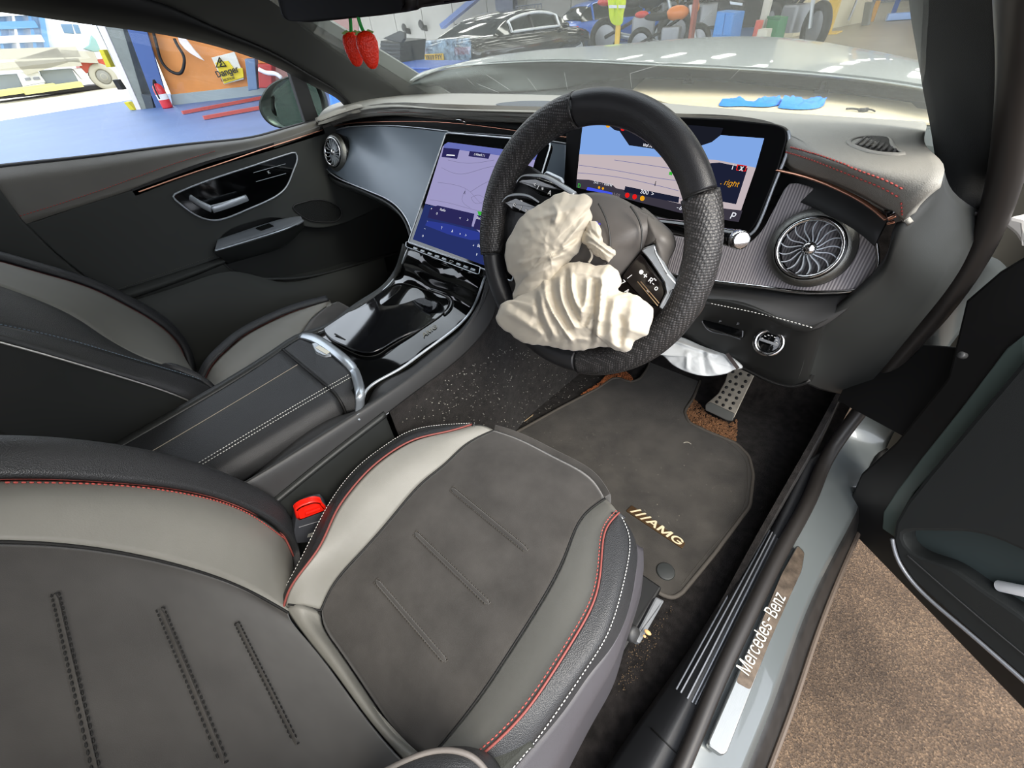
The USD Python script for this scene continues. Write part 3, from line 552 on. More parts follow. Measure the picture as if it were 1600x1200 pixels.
M_['vblk'] = mat('vent_black', (9, 9, 9), .18, spec=.35)
def vent(c, n, label):
    n = unit(n); K = .88; v = da.part('air_vent', lathe([(a_ * K, b_ * K) for a_, b_ in [(.0, -.03), (.054, -.03), (.0585, -.004), (.0590, .004), (.0575, .010), (.0500, .020), (.0440, .024), (.0415, .0225), (.0405, .016), (.0405, -.012), (.0, -.014)]], c, n, 56), M_['vblk'], True, label)
    v.sub('vent_ring', lathe([(a_ * K, b_ * K) for a_, b_ in [(.0435, .0225), (.0447, .0252), (.0430, .0270), (.0405, .0262), (.0390, .0235)]], c, n, 56), M_['chrome'], True)
    v.sub('knurled_collar', lathe([(a_ * K, b_ * K) for a_, b_ in [(.0565, .0095), (.0580, .0115), (.0520, .0195), (.0470, .0225), (.0460, .021)]], c, n, 56), M_['collar'], True)
    v.sub('vent_hub', lathe([(a_ * K, b_ * K) for a_, b_ in [(.0, .028), (.006, .0275), (.0098, .0245), (.0105, .018), (.0105, .008)]], c, n, 28), M_['chrome'], True)
    u, w, n = basis(n)
    for k in range(17):
        a0 = 2 * math.pi * k / 17; L, R, H = [], [], []
        for t in np.linspace(0, 1, 7):
            r = (.0095 + t * .031) * K; a = a0 + .42 * math.sin(t * 2.4) * (1 - .35 * t); d = math.cos(a) * u + math.sin(a) * w; tn = -math.sin(a) * u + math.cos(a) * w
            th = .0007; e = c + d * r + n * (.0215 - .004 * t * (1 - t)) * K; L.append(e - tn * th); R.append(e + tn * th)
            H.append(e + tn * .0015 - n * .011)
        v.sub('vent_blade', shell(np.stack([np.array(L), np.array(R), np.array(H)], 1), .0012, n), M_['satin'], 50)
M_['collar'] = mat('collar_metal', (120, 120, 116), .3, metal=.9, bump=.6, bscale=900, bdist=.001)
vent(AP(1268, 388, WP) + wn * .002, (-.02, -.93, .36), 'turbine air vent beside the driver display')
vent(np.array([-.640, .222, .905]), (.10, -.93, .33), 'turbine air vent by the passenger door')

# lower driver panel
f0 = YV((940, 420, .20), (1030, 428, .20), (1120, 444, .195), (1200, 452, .192), (1280, 459, .188), (1348, 452, .18)); f1 = YV((930, 440, .172), (1020, 455, .17), (1115, 466, .165), (1195, 480, .165), (1280, 495, .165), (1330, 478, .168)); f2 = YV((925, 470, .165), (1010, 478, .165), (1110, 477, .16), (1180, 491, .16), (1276, 515, .165), (1300, 502, .17))
f3 = YV((920, 480, .18), (1005, 487, .18), (1105, 486, .178), (1178, 501, .178), (1270, 526, .18), (1288, 516, .182)); f4 = YV((910, 490, .24), (990, 505, .24), (1060, 521, .235), (1110, 548, .23), (1165, 575, .23), (1245, 600, .22), (1264, 592, .22))
g0 = loftg([f0, f1, f2], 60, 12); da.part('knee_bolster', shell(g0, .01), M_['plas2'], True)
g1 = loftg([f2, f3, f4], 60, 14); low_m = grid(g1); da.part('lower_cover', shell(g1, .01), mat('lower_black', (26, 27, 26), .55, bump=.2, bscale=1500, bdist=.0005), True)
g2 = loftg([f4, f4 + [0, .12, -.015], f4 + [0, .35, .03]], 60, 6); da.part('under_cover', shell(g2, .006), M_['black'], True)
q = ON(cat(grid(g0), low_m), [(1112, 474), (1180, 488), (1272, 512)], 40, .0008)
da.part('pale_stitching', stitches(q + [0, -.002, .001], .005, .0008), M_['whst'], True, None, 'stuff')
# switch pod and light switch
q = ON(low_m, [(1097, 487), (1160, 504), (1164, 528), (1150, 526), (1108, 512), (1098, 502)], None, .001)
pod = da.part('switch_pod', slab(rounded(q, .006), (0, -.85, .5), .01, .002, lift=.002), M_['gloss'])
pod.sub('pod_rim', tube(spl(ON(low_m, [(1098, 500), (1106, 512), (1135, 521), (1158, 528)], 16, .003), 16), .001, 6), M_['dsatin'], True)
for p in ((1109, 510), (1119, 511), (1127, 499), (1155, 503)):
    q = on(low_m, *p, .0045); pod.sub('switch_icon', text('P', .0045, q, (1, 0, 0), (0, .5, .85), .0004), M_['dsatin'], False)
sc = on(low_m, 1206, 529, .008); sn = unit((-.05, -.86, .5))
ls = da.part('light_switch', lathe([(.0, .004), (.016, .004), (.017, .0), (.021, .0), (.022, -.01)], sc, sn, 40), M_['gloss'], True, 'round light switch with chrome ring')
u, w, n_ = basis(sn)
a = np.linspace(0, 2 * np.pi, 60, endpoint=False); rg = sc + .0195 * (np.cos(a)[:, None] * u + np.sin(a)[:, None] * w) + n_ * .005
ls.sub('switch_ring', tube(rg, .0034, 10, True), M_['chrome'], True)
for k in range(7):
    aa = math.pi * (k + .5) / 7; q = sc + .011 * (math.cos(aa) * u + math.sin(aa) * w) + n_ * .0048; ls.sub('switch_icon', bar(q - u * .0014, q + u * .0014, .0014, .0006), M_['white'])
ls.sub('switch_grip', bar(sc - u * .014 + n_ * .006, sc + u * .014 + n_ * .006, .0045, .004, n_, .001), M_['dsatin'])

# ---------------------------------------------------------------- screens
def screen_tools(T, B, C):
    """T: top-left, B: bottom-left, C: bottom-right; returns plane helpers with u right, v up, n to the viewer."""
    u = unit(C - B); n = unit(np.cross(u, T - B)); n = n if n @ (EYE - B) > 0 else -n
    return u, np.cross(n, u), n
def flat(node, name, pl, pts, m, lift, sub=True, sm=0, label=None, kind=None):
    q = PL((pl[0] + pl[1] * lift, pl[1]), *pts); return node.part(name, slab(q, pl[1], .0004, 0, smooth=sm), m, False, label, kind)
T, B, C = np.array([-.105, .199, .995]), np.array([-.124, .049, .795]), np.array([.114, .051, .793])
su, sv, sn = screen_tools(T, B, C); SP = (B + sn * .006, sn)
cs_ = thing('centre_touchscreen', 'portrait centre touchscreen showing a lilac map above the console', 'touchscreen')
fr = PL(SP, (696, 210), (700, 208), (806, 217), (862, 222), (838, 300), (800, 440), (757, 421), (638, 379)); fr = rounded(fr, [.004, .006, .001, .012, .001, .006, .006, .006])
cs_.part('glass', slab(fr, sn, .010, .002), M_['gloss'])
cs_.part('chrome_frame', tube(fr + sn * .0005, .0016, 8, True), M_['satin'], True)
S = lambda name, pts, m, lift, **k: flat(cs_, name, SP, pts, m, lift, **k)
S('map_picture', [(692, 228), (706, 224), (795, 237), (838, 243), (800, 380), (757, 371), (742, 356), (680, 322), (664, 318)], M_['slav'], .0006)
S('sky_band', [(694, 226), (700, 222), (840, 240), (836, 250), (760, 240), (693, 231)], mat('screen_band', (90, 100, 180), .5, emit=SCREEN), .0008)
rd = [[(690, 262), (720, 272), (760, 262), (790, 258)], [(684, 285), (715, 290), (735, 300), (752, 318), (780, 322)], [(735, 300), (760, 285), (786, 276)], [(672, 312), (705, 318), (730, 325), (760, 332)], [(728, 296), (722, 310), (735, 325)], [(736, 309), (748, 305), (757, 312), (745, 318), (736, 309)], [(700, 250), (730, 255), (772, 250)]]
cs_.part('map_roads', cat([tube(spl(PL((SP[0] + sn * .001, sn), *r), 20), .0005, 4) for r in rd]), glow('screen_road', (138, 134, 172), SCREEN), False, kind='stuff')
S('radio_tile', [(693, 231), (718, 233), (714, 248), (690, 245)], M_['snavy'], .0012)
S('radio_bar', [(698, 241), (711, 242), (710, 244), (697, 243)], M_['swhite'], .0016)
S('address_pill', [(734, 236), (766, 240), (763, 248), (732, 244)], M_['snavy'], .0012)
q = AP(749, 242, (SP[0] + sn * .0017, sn)); cs_.part('address_text', text('3 What3 ( )', .0042, q, su, sv, .0002), M_['swhite'], False)
S('dock_background', [(664, 319), (682, 323), (742, 356), (757, 371), (790, 380), (775, 420), (755, 414), (645, 374)], glow('screen_dockback', (40, 52, 110), SCREEN), .0008)
S('dock_glow', [(668, 345), (700, 350), (756, 365), (756, 374), (735, 375), (700, 366), (664, 352)], M_['sdock'], .0011)
S('media_tile', [(684, 321), (741, 334), (736, 356), (668, 340), (672, 325)], M_['snavy'], .0015)
S('media_tile', [(746, 336), (762, 340), (758, 362), (739, 357)], M_['snavy'], .0015)
q = AP(692, 328, (SP[0] + sn * .002, sn)); cs_.part('media_text', text('Radio', .005, q, su, sv, .0002), M_['swhite'], False)
q = AP(750, 341, (SP[0] + sn * .002, sn)); cs_.part('media_text', text('Boost', .005, q, su, sv, .0002), M_['swhite'], False)
S('green_flag', [(746, 330), (754, 331), (753, 336), (748, 337)], M_['sgreen'], .002)
for p, c in (((690, 356), '?'), ((707, 361), 'A'), ((719, 365), '\u2022'), ((728, 367), '>'), ((719, 340), '<'), ((731, 343), '>'), ((740, 383), '+'), ((749, 384), '80'), ((745, 397), 'v'), ((664, 357), '~'), ((661, 368), 'o'), ((668, 345), '-'), ((674, 327), '*'), ((683, 333), 'o')):
    q = AP(*p, (SP[0] + sn * .002, sn)); cs_.part('dock_icon', text(c, .0062, q, su, sv, .0002), M_['swhite'], False)
q = AP(726, 301, (SP[0] + sn * .002, sn)); cs_.part('position_arrow', text('A', .006, q, su, sv, .0002), M_['sdark'], False)
# strip of hard keys under the screen
kn = unit((0, -.55, .83)); KP = (A(637, 384, x=-.126), kn)
kb_ = PL(KP, (637, 381), (640, 380), (753, 420), (751, 430), (748, 431), (637, 388))
ks = thing('key_strip', 'narrow black strip of silver control keys under the centre touchscreen', 'control strip')
ks.part('strip_body', slab(rounded(kb_, .003), kn, .012, .001, lift=.006), M_['gloss'])
ks.part('strip_frame', tube(rounded(kb_, .003) + kn * .0065, .0011, 6, True), M_['satin'], True)
for k in range(9):
    t = (k + .7) / 9.6; p = (641 + 108 * t, 385 + 40 * t); q = AP(*p, (KP[0] + kn * .0075, kn)); u = unit(kb_[2] - kb_[1])
    ks.part('key', bar(q - u * .006, q + u * .006, .0045, .0016, kn, .0006), M_['satin'] if k != 5 else M_['chrome'])

T, B, C = np.array([.206, .227, 1.03]), np.array([.212, .206, .915]), np.array([.545, .202, .909])
du, dv, dn_ = screen_tools(T, B, C); DPl = (B, dn_)
dd_ = thing('driver_display', 'wide driver display behind the steering wheel with red warning lights', 'display')
fr = PL(DPl, (886, 184), (1000, 180), (1140, 186), (1212, 194), (1227, 200), (1231, 214), (1214, 272), (1184, 346), (1172, 362), (1158, 366), (1120, 360), (1000, 330), (880, 300)); fr = rounded(fr, .008, 4)
dd_.part('bezel', slab(fr, dn_, .014, .002), mat('display_bezel', (7, 7, 8), .4, spec=.12))
dd_.part('silver_edge', tube(spl(PL((DPl[0] - dn_ * .004, dn_), (1231, 204), (1233, 214), (1216, 273), (1187, 346), (1174, 365), (1158, 370), (1120, 364), (1000, 334), (878, 303)), 80), .0024, 8), M_['satin'], True)
D = lambda name, pts, m, lift, **k: flat(dd_, name, DPl, pts, m, lift, **k)
D('sky_picture', [(911, 189), (947, 194), (1000, 196), (1100, 206), (1125, 211), (1194, 216), (1181, 262), (1120, 250), (1010, 244), (905, 241)], M_['sblue'], .0006)
D('ground_picture', [(905, 241), (1010, 244), (1120, 250), (1181, 262), (1156, 334), (1060, 318), (901, 283)], glow('screen_ground', (204, 190, 194), SCREEN), .0006)
cs2 = [[(904, 258), (960, 266), (1040, 280), (1075, 284)], [(903, 270), (960, 276), (1060, 298)], [(960, 250), (1040, 262), (1078, 268)], [(1010, 300), (1040, 306), (1065, 310)]]
dd_.part('map_roads', cat([tube(spl(PL((DPl[0] + dn_ * .001, dn_), *r), 16), .0005, 4) for r in cs2]), M_['sroad'], False, kind='stuff')
D('header_band', [(944, 190), (960, 203), (968, 205), (983, 227), (1060, 238), (1100, 226), (1112, 222), (1126, 211), (1130, 200), (1040, 192)], M_['sdark'], .001)
D('lower_band', [(901, 280), (920, 281), (957, 289), (962, 294), (976, 297), (1060, 318), (1160, 329), (1154, 347), (1060, 332), (960, 306), (900, 293)], glow('screen_lower', (62, 58, 70), SCREEN), .001)
D('power_panel', [(977, 291), (1061, 308), (1060, 317), (975, 300)], M_['spanel'], .0015)
D('direction_panel', [(1076, 262), (1100, 256), (1124, 254), (1168, 263), (1150, 319), (1069, 304)], M_['spanel'], .0015)
D('message_panel', [(1006, 223), (1049, 229), (1046, 236), (1005, 230)], glow('screen_message', (8, 10, 22), SCREEN), .0015)
tx = lambda nm, s, p, h, m, bold=False, it=0.0: dd_.part(nm, text(s, h, AP(*p, (DPl[0] + dn_ * .0021, dn_)), unit(du + dv * -.0), dv, .0002, bold, True, it), m, False)
tx('message_text', 'Not ready to drive', (1027, 229), .0042, M_['swhite'], True)
tx('speed_text', '0 mi', (1031, 222), .0048, M_['swhite'])
tx('direction_text', '. right', (1141, 286), .0072, M_['samber'], False, .2)
tx('gear_text', 'P', (1146, 337), .0088, M_['swhite'], True, .15); tx('temperature_text', '-60\u00b0C', (1068, 326), .0055, M_['swhite'], True)
tx('info_text', 'i', (1145, 261), .006, M_['swhite'], True); tx('zero_text', '12:02', (962, 304), .0045, M_['sgrey']); tx('range_text', '300', (1007, 300), .0058, M_['swhite'], True); tx('range_arrow', '>', (1020, 302), .006, M_['swhite'], True)
tx('trip_text', '345 - - mi/kW', (942, 287), .004, M_['swhite'])
D('close_button', [(1152, 257), (1167, 259), (1165, 268), (1150, 266)], M_['sred'], .0018); D('close_field', [(1153.5, 258.4), (1165.4, 260), (1163.8, 266.8), (1151.6, 265)], M_['sdark'], .0022); q = AP(1159, 262.4, (DPl[0] + dn_ * .0025, dn_)); dd_.part('close_cross', text('x', .0075, q, du, dv, .0002, True), M_['swhite'], False)
for p, c, m in (((973, 201), '\u2022', 'sred'), ((997, 203.5), '\u25a0', 'sred'), ((1006, 205.5), '\u25cf', 'sred'), ((1015, 207), '#', 'sred'), ((1022.5, 208.5), '&', 'sred'), ((1031, 210.5), 'A', 'sred'), ((1038, 212), '!', 'samber'), ((950, 196), '\u2022', 'samber'), ((905, 290), 'D', 'sgreen'), ((1048, 271), '\u25a0', 'sgreen'), ((1024, 287), 'i', 'sdark'), ((1035, 203), '\u2022', 'sdark')):
    if c in '\u2022\u25a0\u25cf':
        o = AP(*p, (DPl[0] + dn_ * .002, dn_)); r = .0032 if c == '\u25a0' else .0034; k = 4 if c == '\u25a0' else 16
        a = np.arange(k) * 2 * np.pi / k + np.pi / 4; pts = o + r * (np.cos(a)[:, None] * du * 1.15 + np.sin(a)[:, None] * dv)
        dd_.part('warning_light', slab(pts, dn_, .0003), M_[m], False)
    else: tx('warning_light', c, p, .0068, M_[m], True)
for p, m in (((980, 305), 'sred'), ((991.5, 307.5), 'sred'), ((1003.5, 310), 'samber'), ((936, 293), 'samber'), ((942, 294.5), 'samber')):
    o = AP(*p, (DPl[0] + dn_ * .0022, dn_)); a = np.arange(18) * 2 * np.pi / 18; r = .0042 if p[0] > 950 else .0022
    dd_.part('warning_lamp', slab(o + r * (np.cos(a)[:, None] * du + np.sin(a)[:, None] * dv), dn_, .0003), M_[m], False)
D('charge_bar', [(918, 292), (957, 301), (957, 304), (916, 297)], M_['sbar'], .0014)
# ================================================================ CENTRE CONSOLE
co = thing('centre_console', 'gloss black centre console with leather armrest between the two front seats', 'console')
# gloss deck rising to the touchscreen
kL = ZV((504, 519, .700), (562, 482, .703), (620, 444, .712)); kL = np.vstack([kL, ZV((606, 446, .712))[:0]])
dL = np.vstack([ZV((481, 524, .695), (504, 517, .70), (560, 479, .705), (605, 448, .712), (622, 426, .726)), XV((631, 404, -.128), (637, 388, -.125))])
dR = np.vstack([ZV((567, 634, .683), (572, 612, .686), (620, 580, .690), (660, 552, .694), (706, 518, .703), (738, 484, .717)), XV((752, 450, .122), (758, 432, .118))])
dM = (spl(dL, 40) + spl(dR, 40)) / 2 + np.linspace(0, 1, 40)[:, None] * np.array([0, 0, -.006]) + np.array([0, 0, .004])
gdk = loftg([dL, spl(dL, 40) * .75 + spl(dR, 40) * .25 + [0, 0, .006], dM, spl(dL, 40) * .25 + spl(dR, 40) * .75 + [0, 0, .006], dR], 60, 30); deck_m = grid(gdk)
co.part('gloss_deck', shell(gdk, .008, (0, 0, 1)), M_['gloss'], True)
co.part('chrome_edge', tube(spl(dR + [0, 0, .001], 60), .0028, 8), M_['satin'], True)
co.part('chrome_edge', tube(spl(dL + [0, 0, .001], 60), .0016, 8), M_['satin'], True)
lid = [(508, 519), (560, 484), (615, 446), (622, 444), (660, 452), (690, 461), (702, 470), (700, 480), (680, 500), (640, 525), (606, 545), (590, 555), (566, 557), (552, 552)]
lq = ON(deck_m, spl(np.array(lid, float), 70, True), None, .0008)
co.part('sliding_lid', slab(lq, (0, 0, 1), .003, .0012, lift=.002), mat('smoked_gloss', (12, 13, 16), .05, coat=.7), True)
co.part('lid_gap', tube(lq + [0, 0, .0005], .0012, 6, True), M_['black'], True)
rid = ON(deck_m, [(672, 452), (690, 458), (706, 470), (704, 482), (694, 492)], 24, .002)
co.part('lid_rim', tube(rid, .004, 8, flat=.7), M_['gloss'], True)
q = ON(deck_m, [(520, 526), (528, 521), (549, 531), (557, 538), (550, 546)], None, .001)
hh = co.part('lid_handle', slab(rounded(q, .006), (0, 0, 1), .007, .002, lift=.007), M_['satin'], True, 'silver lid handle')
q2 = ON(deck_m, [(526, 527), (549, 541)], None, .0095); hh.sub('handle_groove', bar(q2[0], q2[1], .003, .001), M_['black'])
q = on(deck_m, 671, 517, .0008); co.part('deck_lettering', text('AMG', .012, q, dR[4] - dR[2], np.cross((0, 0, 1), dR[4] - dR[2]), .0004, True, True, .3), mat('dim_mark', (120, 120, 112), .5), False)  # small faded mark on the deck, drawn with letter shapes
# silver cap
oc = np.vstack([ZV((476, 519, .699), (500, 525, .703), (525, 541, .704), (550, 562, .703), (562, 580, .699)), XV((569, 605, .147), (569, 628, .154), (567, 645, .157))])
ic = np.vstack([ZV((465, 528, .701), (491, 536, .706), (514, 551, .708), (536, 570, .706), (548, 587, .702)), XV((554, 612, .144), (555, 634, .152), (553, 654, .156))])
sg_ = pairg(oc, ic, 50, 8); un = gnormal(sg_); un = un * np.sign((un * (EYE - sg_)).sum(2, keepdims=True)); sg_ = sg_ + un * (.003 * np.sin(np.linspace(0, np.pi, 8)))[None, :, None]
co.part('silver_cap', shell(sg_, .010), mat('silver_cap', (196, 204, 212), .3, metal=.7), True)
# armrest: sections from the front to the gap and on to the back
f_ = ZV((470, 527, .699), (500, 540, .703), (530, 563, .704), (549, 586, .70), (557, 612, .685), (555, 645, .66)); m_ = ZV((441, 545, .70), (467, 567, .705), (492, 588, .706), (511, 604, .702), (530, 624, .69), (541, 647, .662))
b_ = ZV((176, 705, .70), (226, 713, .706), (268, 721, .707), (303, 730, .702), (345, 740, .688), (384, 752, .655)); bb = b_ + (b_ - m_) * .6
g1 = loftg([f_, m_], 36, 8); co.part('armrest_front', shell(g1, .02), M_['blk'], True)
g2_ = loftg([m_ + (b_ - m_) * .008, b_, bb], 36, 40); arm_m = grid(g2_); co.part('armrest_lid', shell(g2_, .02), M_['blk'], True)
co.part('lid_joint', tube(spl(m_ + [0, 0, -.001], 30), .003, 6), M_['black'], True)
all_m = cat(grid(g1), arm_m)
co.part('centre_seam', tube(ON(arm_m, [(465, 570), (345, 642), (226, 712)], 40, .0004), .0009, 6), mat('seam_pale', (140, 132, 120), .7), True)
for off in (0, 5):
    q = ON(all_m, [(548 + off * .3, 584 + off), (511 + off * .3, 605 + off), (400 + off * .3, 670 + off), (303 + off * .3, 728 + off)], 70, .0008)
    co.part('pale_stitching', stitches(q, .0045, .0009), M_['whst'], True, None, 'stuff')
q = ON(all_m, [(438, 546), (330, 613), (180, 703)], 60, .0008); co.part('edge_piping', tube(q, .0011, 6), M_['whst'], True)
q = ON(cat(grid(g1)), [(488, 540), (496, 538), (520, 551), (519, 557), (508, 559), (494, 553)], None, .001)
bt_ = co.part('release_button', slab(rounded(q, .004), (0, 0, 1), .005, .002, lift=.004), M_['satin'], True, 'silver armrest release button')
q = ON(cat(grid(g1)), [(497, 545), (514, 555)], None, .0055); bt_.sub('button_face', bar(q[0], q[1], .009, .001, (0, 0, 1), .002), mat('button_cream', (225, 222, 205), .4))
# sides
s0 = np.vstack([bb[-1:], b_[-1:], m_[-1:], f_[-1:], spl(dR, 8)[1:] + [[.003, 0, -.006]] * 7])
s1 = XV((300, 800, .152), (385, 753, .152), (480, 695, .152), (565, 641, .154), (640, 592, .153), (700, 545, .148), (745, 486, .141), (764, 436, .129))
s2 = XV((270, 905, .166), (340, 856, .165), (431, 784, .164), (520, 712, .164), (607, 645, .164), (650, 612, .163), (700, 575, .160), (750, 528, .160), (778, 470, .146), (772, 430, .132))
sd = loftg([s0, s0 * 0 + spl(s0, len(s0)) * .4 + spl(s1, len(s0)) * .6 + [.006, 0, .004], s1, spl(s1, 30) * .5 + spl(s2, 30) * .5 + [.002, 0, 0], s2], 70, 18); co.part('side_rail', shell(sd, .006), M_['plas2'], True)
s3 = s2 + [[.002, 0, -.03]] * len(s2); s4 = s2.copy(); s4[:, 2] = CZ; s4[:, 0] += .004
ss = spl(s2, 60); ss3 = ss + [.002, 0, -.03]; ss4 = ss.copy(); ss4[:, 2] = CZ; ss4[:, 0] += .004; K = 29
co.part('side_panel', loft([ss[:K], ss3[:K], ss4[:K]], 40, 8, .006), M_['plas'], True)
st_ = spl(np.vstack([ss[K::4], [[.128, .20, .75], [.128, .45, .78], [.128, .86, .80]]]), 60); sb_ = st_.copy(); sb_[:, 2] = .338 + np.maximum(0, sb_[:, 1] - .5) * 1.1; sb_[:, 0] += np.linspace(0, .06, 60); tg = loftg([st_ + [-.004, 0, -.001], st_ * .5 + sb_ * .5 + [-.004, 0, 0], sb_], 50, 10); tun_m = grid(tg)
carpet_struct.part('tunnel_side', shell(tg, .006), M_['carpet'], True)
co.part('side_trim_line', tube(spl(s2[:5], 40) + [.001, 0, .001], .0013, 6), M_['dsatin'], True)
t0 = np.vstack([bb[:1], b_[:1], m_[:1], f_[:1], spl(dL, 8)[1:]]) + [-.002, 0, -.006]; t1 = t0 + [[-.01, 0, -.04]] * len(t0); t2 = t0.copy(); t2[:, 2] = CZ; t2[:, 0] -= .02
co.part('passenger_side_panel', loft([t0, t1, t2], 50, 10, .006), M_['plas'], True)
co.part('front_stack', box((-.12, .10, .34), (.11, .40, .74), .01), M_['plas'])

# ================================================================ SEATS
# driver seat cushion, curves run front to back
ds = thing('car_seat', 'nearest front seat with black suede centre, grey bolsters and red piping, below the airbag', 'car seat')
cL = ZV((772, 672, .625), (725, 697, .628), (695, 725, .625), (662, 752, .622), (620, 799, .615), (567, 860, .61), (517, 920, .602), (503, 944, .60))
cR = ZV((944, 777, .63), (910, 808, .63), (883, 867, .625), (850, 932, .618), (800, 1012, .608), (750, 1087, .60), (700, 1152, .595), (672, 1186, .592))
cF = ZV((772, 672, .625), (805, 683, .627), (870, 715, .629), (928, 752, .63), (944, 777, .63)); cB = ZV((503, 944, .60), (503, 965, .594), (523, 1007, .588), (557, 1057, .584), (590, 1107, .583), (632, 1160, .586), (672, 1186, .592))
gc = bulge(coons(cL, cR, cF, cB, 60, 44), .012, np.array([0, 0, 1.])); cush_m = grid(gc)
ctr = ds.part('cushion_centre', shell(gc, .03, (0, 0, 1)), M_['suede'], True)
fr0 = spl(cF, 30); fr1 = fr0 + [[.0, .004, -.010]] * 30; fr2 = fr0 + [[.0, .002, -.06]] * 30; fr3 = fr0 + [[0, -.03, -.16]] * 30
ds.part('cushion_front', loft([fr0, fr1, fr2, fr3], 30, 10, .01), M_['suede'], True)
pLp = ZV((738, 664, .632), (700, 675, .642), (650, 687, .65), (612, 707, .655), (575, 737, .657), (550, 765, .657), (527, 798, .655), (497, 860, .65), (452, 925, .635), (444, 950, .62))
cL2 = np.vstack([cL[:-1], ZV((501, 955, .598))])
gl_ = loftg([cL2, spl(cL2, 40) * .5 + spl(pLp, 40) * .5 + [0, 0, .006], pLp], 60, 14); lb_m = grid(gl_)
ds.part('inner_bolster', shell(gl_, .02, (0, 0, 1)), M_['grey'], True, 'pale grey leather bolster')
ds.part('red_piping', tube(spl(pLp + [0, 0, .002], 70), .0016, 8), M_['redpipe'], True)
ds.part('bolster_seam', tube(spl(cL2, 60), .0017, 6), M_['blst'], True)
oLp = ZV((742, 662, .63), (690, 665, .634), (640, 675, .638), (605, 695, .64), (560, 730, .64), (530, 765, .64), (505, 805, .637), (478, 860, .63), (446, 920, .615), (430, 950, .60))
ds.part('outer_bolster', loft([pLp, spl(pLp, 40) * .5 + spl(oLp, 40) * .5 + [0, 0, .004], oLp, oLp + [[-.012, 0, -.03]] * len(oLp), oLp + [[-.008, -.02, -.16]] * len(oLp)], 60, 18, .01, ), M_['blk'], True)
ds.part('pale_stitching', stitches(spl(oLp + [0, 0, .002], 90), .0045, .0008), M_['whst'], True, None, 'stuff')
pR = ZV((967, 802, .655), (947, 827, .66), (940, 867, .662), (930, 933, .662), (900, 993, .66), (860, 1057, .655), (817, 1117, .648), (750, 1182, .635), (700, 1222, .62))
cR2 = np.vstack([ZV((946, 779, .632)), cR[1:]])
gr2 = loftg([cR2, spl(cR2, 40) * .5 + spl(pR, 40) * .5 + [0, 0, .002], pR], 60, 14); rb_m = grid(gr2)
ds.part('inner_bolster', shell(gr2, .02, (0, 0, 1)), M_['grey'], True)
ds.part('bolster_seam', tube(spl(cR2, 60), .0017, 6), M_['blst'], True)
ds.part('red_piping', tube(spl(pR + [0, 0, .002], 70), .0014, 8), M_['redpipe'], True)
ds.part('red_stitching', stitches(spl(pR + [-.004, 0, .0035], 90), .005, .001), M_['redst'], True, None, 'stuff')
oR = ZV((968, 804, .652), (981, 834, .65), (980, 877, .652), (967, 934, .654), (946, 994, .652), (917, 1041, .648), (883, 1091, .64), (830, 1164, .625), (780, 1222, .61))
eR = ZV((970, 806, .645), (993, 845, .625), (993, 888, .622), (980, 951, .624), (951, 1013, .622), (923, 1048, .62), (888, 1098, .612), (828, 1171, .60), (775, 1232, .588))
ds.part('outer_bolster', loft([pR, spl(pR, 40) * .5 + spl(oR, 40) * .5 + [0, 0, .003], oR, eR, eR + [[.004, 0, -.03]] * len(eR)], 60, 18, .01), M_['blk'], True, 'black leather outer bolster')
ds.part('pale_stitching', stitches(spl(oR + [.001, 0, .0015], 100), .0045, .0009), M_['whst'], True, None, 'stuff')
tr0 = eR[1:] + [0, 0, -.006]; tr1 = ZV((1004, 862, .585), (1005, 890, .58), (994, 940, .58), (976, 995, .58), (962, 1042, .575), (930, 1102, .565), (885, 1186, .55), (850, 1250, .54)); tr2 = tr1 + [[.002, 0, -.07]] * 8; tr3 = tr1 + [[-.03, 0, -.14]] * 8
ds.part('side_cover', loft([tr0, spl(tr0, 30) * .4 + spl(tr1, 30) * .6 + [.004, 0, .006], tr1, tr2, tr3], 50, 18, .006), mat('side_cover', (66, 64, 68), .5, bump=.3, bscale=1500, bdist=.0006), True)
# black fabric cover at the rear of the outer bolster
q = ZV((750, 1184, .642), (812, 1120, .654), (834, 1164, .632), (826, 1172, .62), (780, 1225, .60), (700, 1225, .62))
ds.part('airbag_cover', slab(q, (0, 0, 1), .012, .003, lift=.003), mat('woven_black', (48, 50, 46), .9, bump=.6, bscale=700, bdist=.001))
# levers
lv = Z(.50, (1004, 1002), (990, 1000), (1025, 932), (1036, 935))
ds.part('height_lever', slab(rounded(Z(.48, (1001, 1006), (988, 1000), (1024, 932), (1040, 938)), .003), (.3, 0, 1), .012, .003), mat('lever_grey', (96, 98, 100), .45))
ds.part('lever_hub', lathe([(.0, .012), (.010, .011), (.012, .006), (.012, -.02)], A(984, 988, z=.48), (.8, 0, .5), 20), M_['plas2'], True)
ds.part('recline_lever', slab(rounded(Z(.46, (952, 1085), (934, 1082), (950, 1045), (966, 1048)), .003), (.3, 0, 1), .012, .003), M_['plas2'])
ds.part('seat_base', box((.22, -.78, .345), (.62, -.22, .52), .03), M_['black'])
ds.part('seat_rail', box((.60, -.80, .338), (.645, -.10, .375), .004), M_['black'])
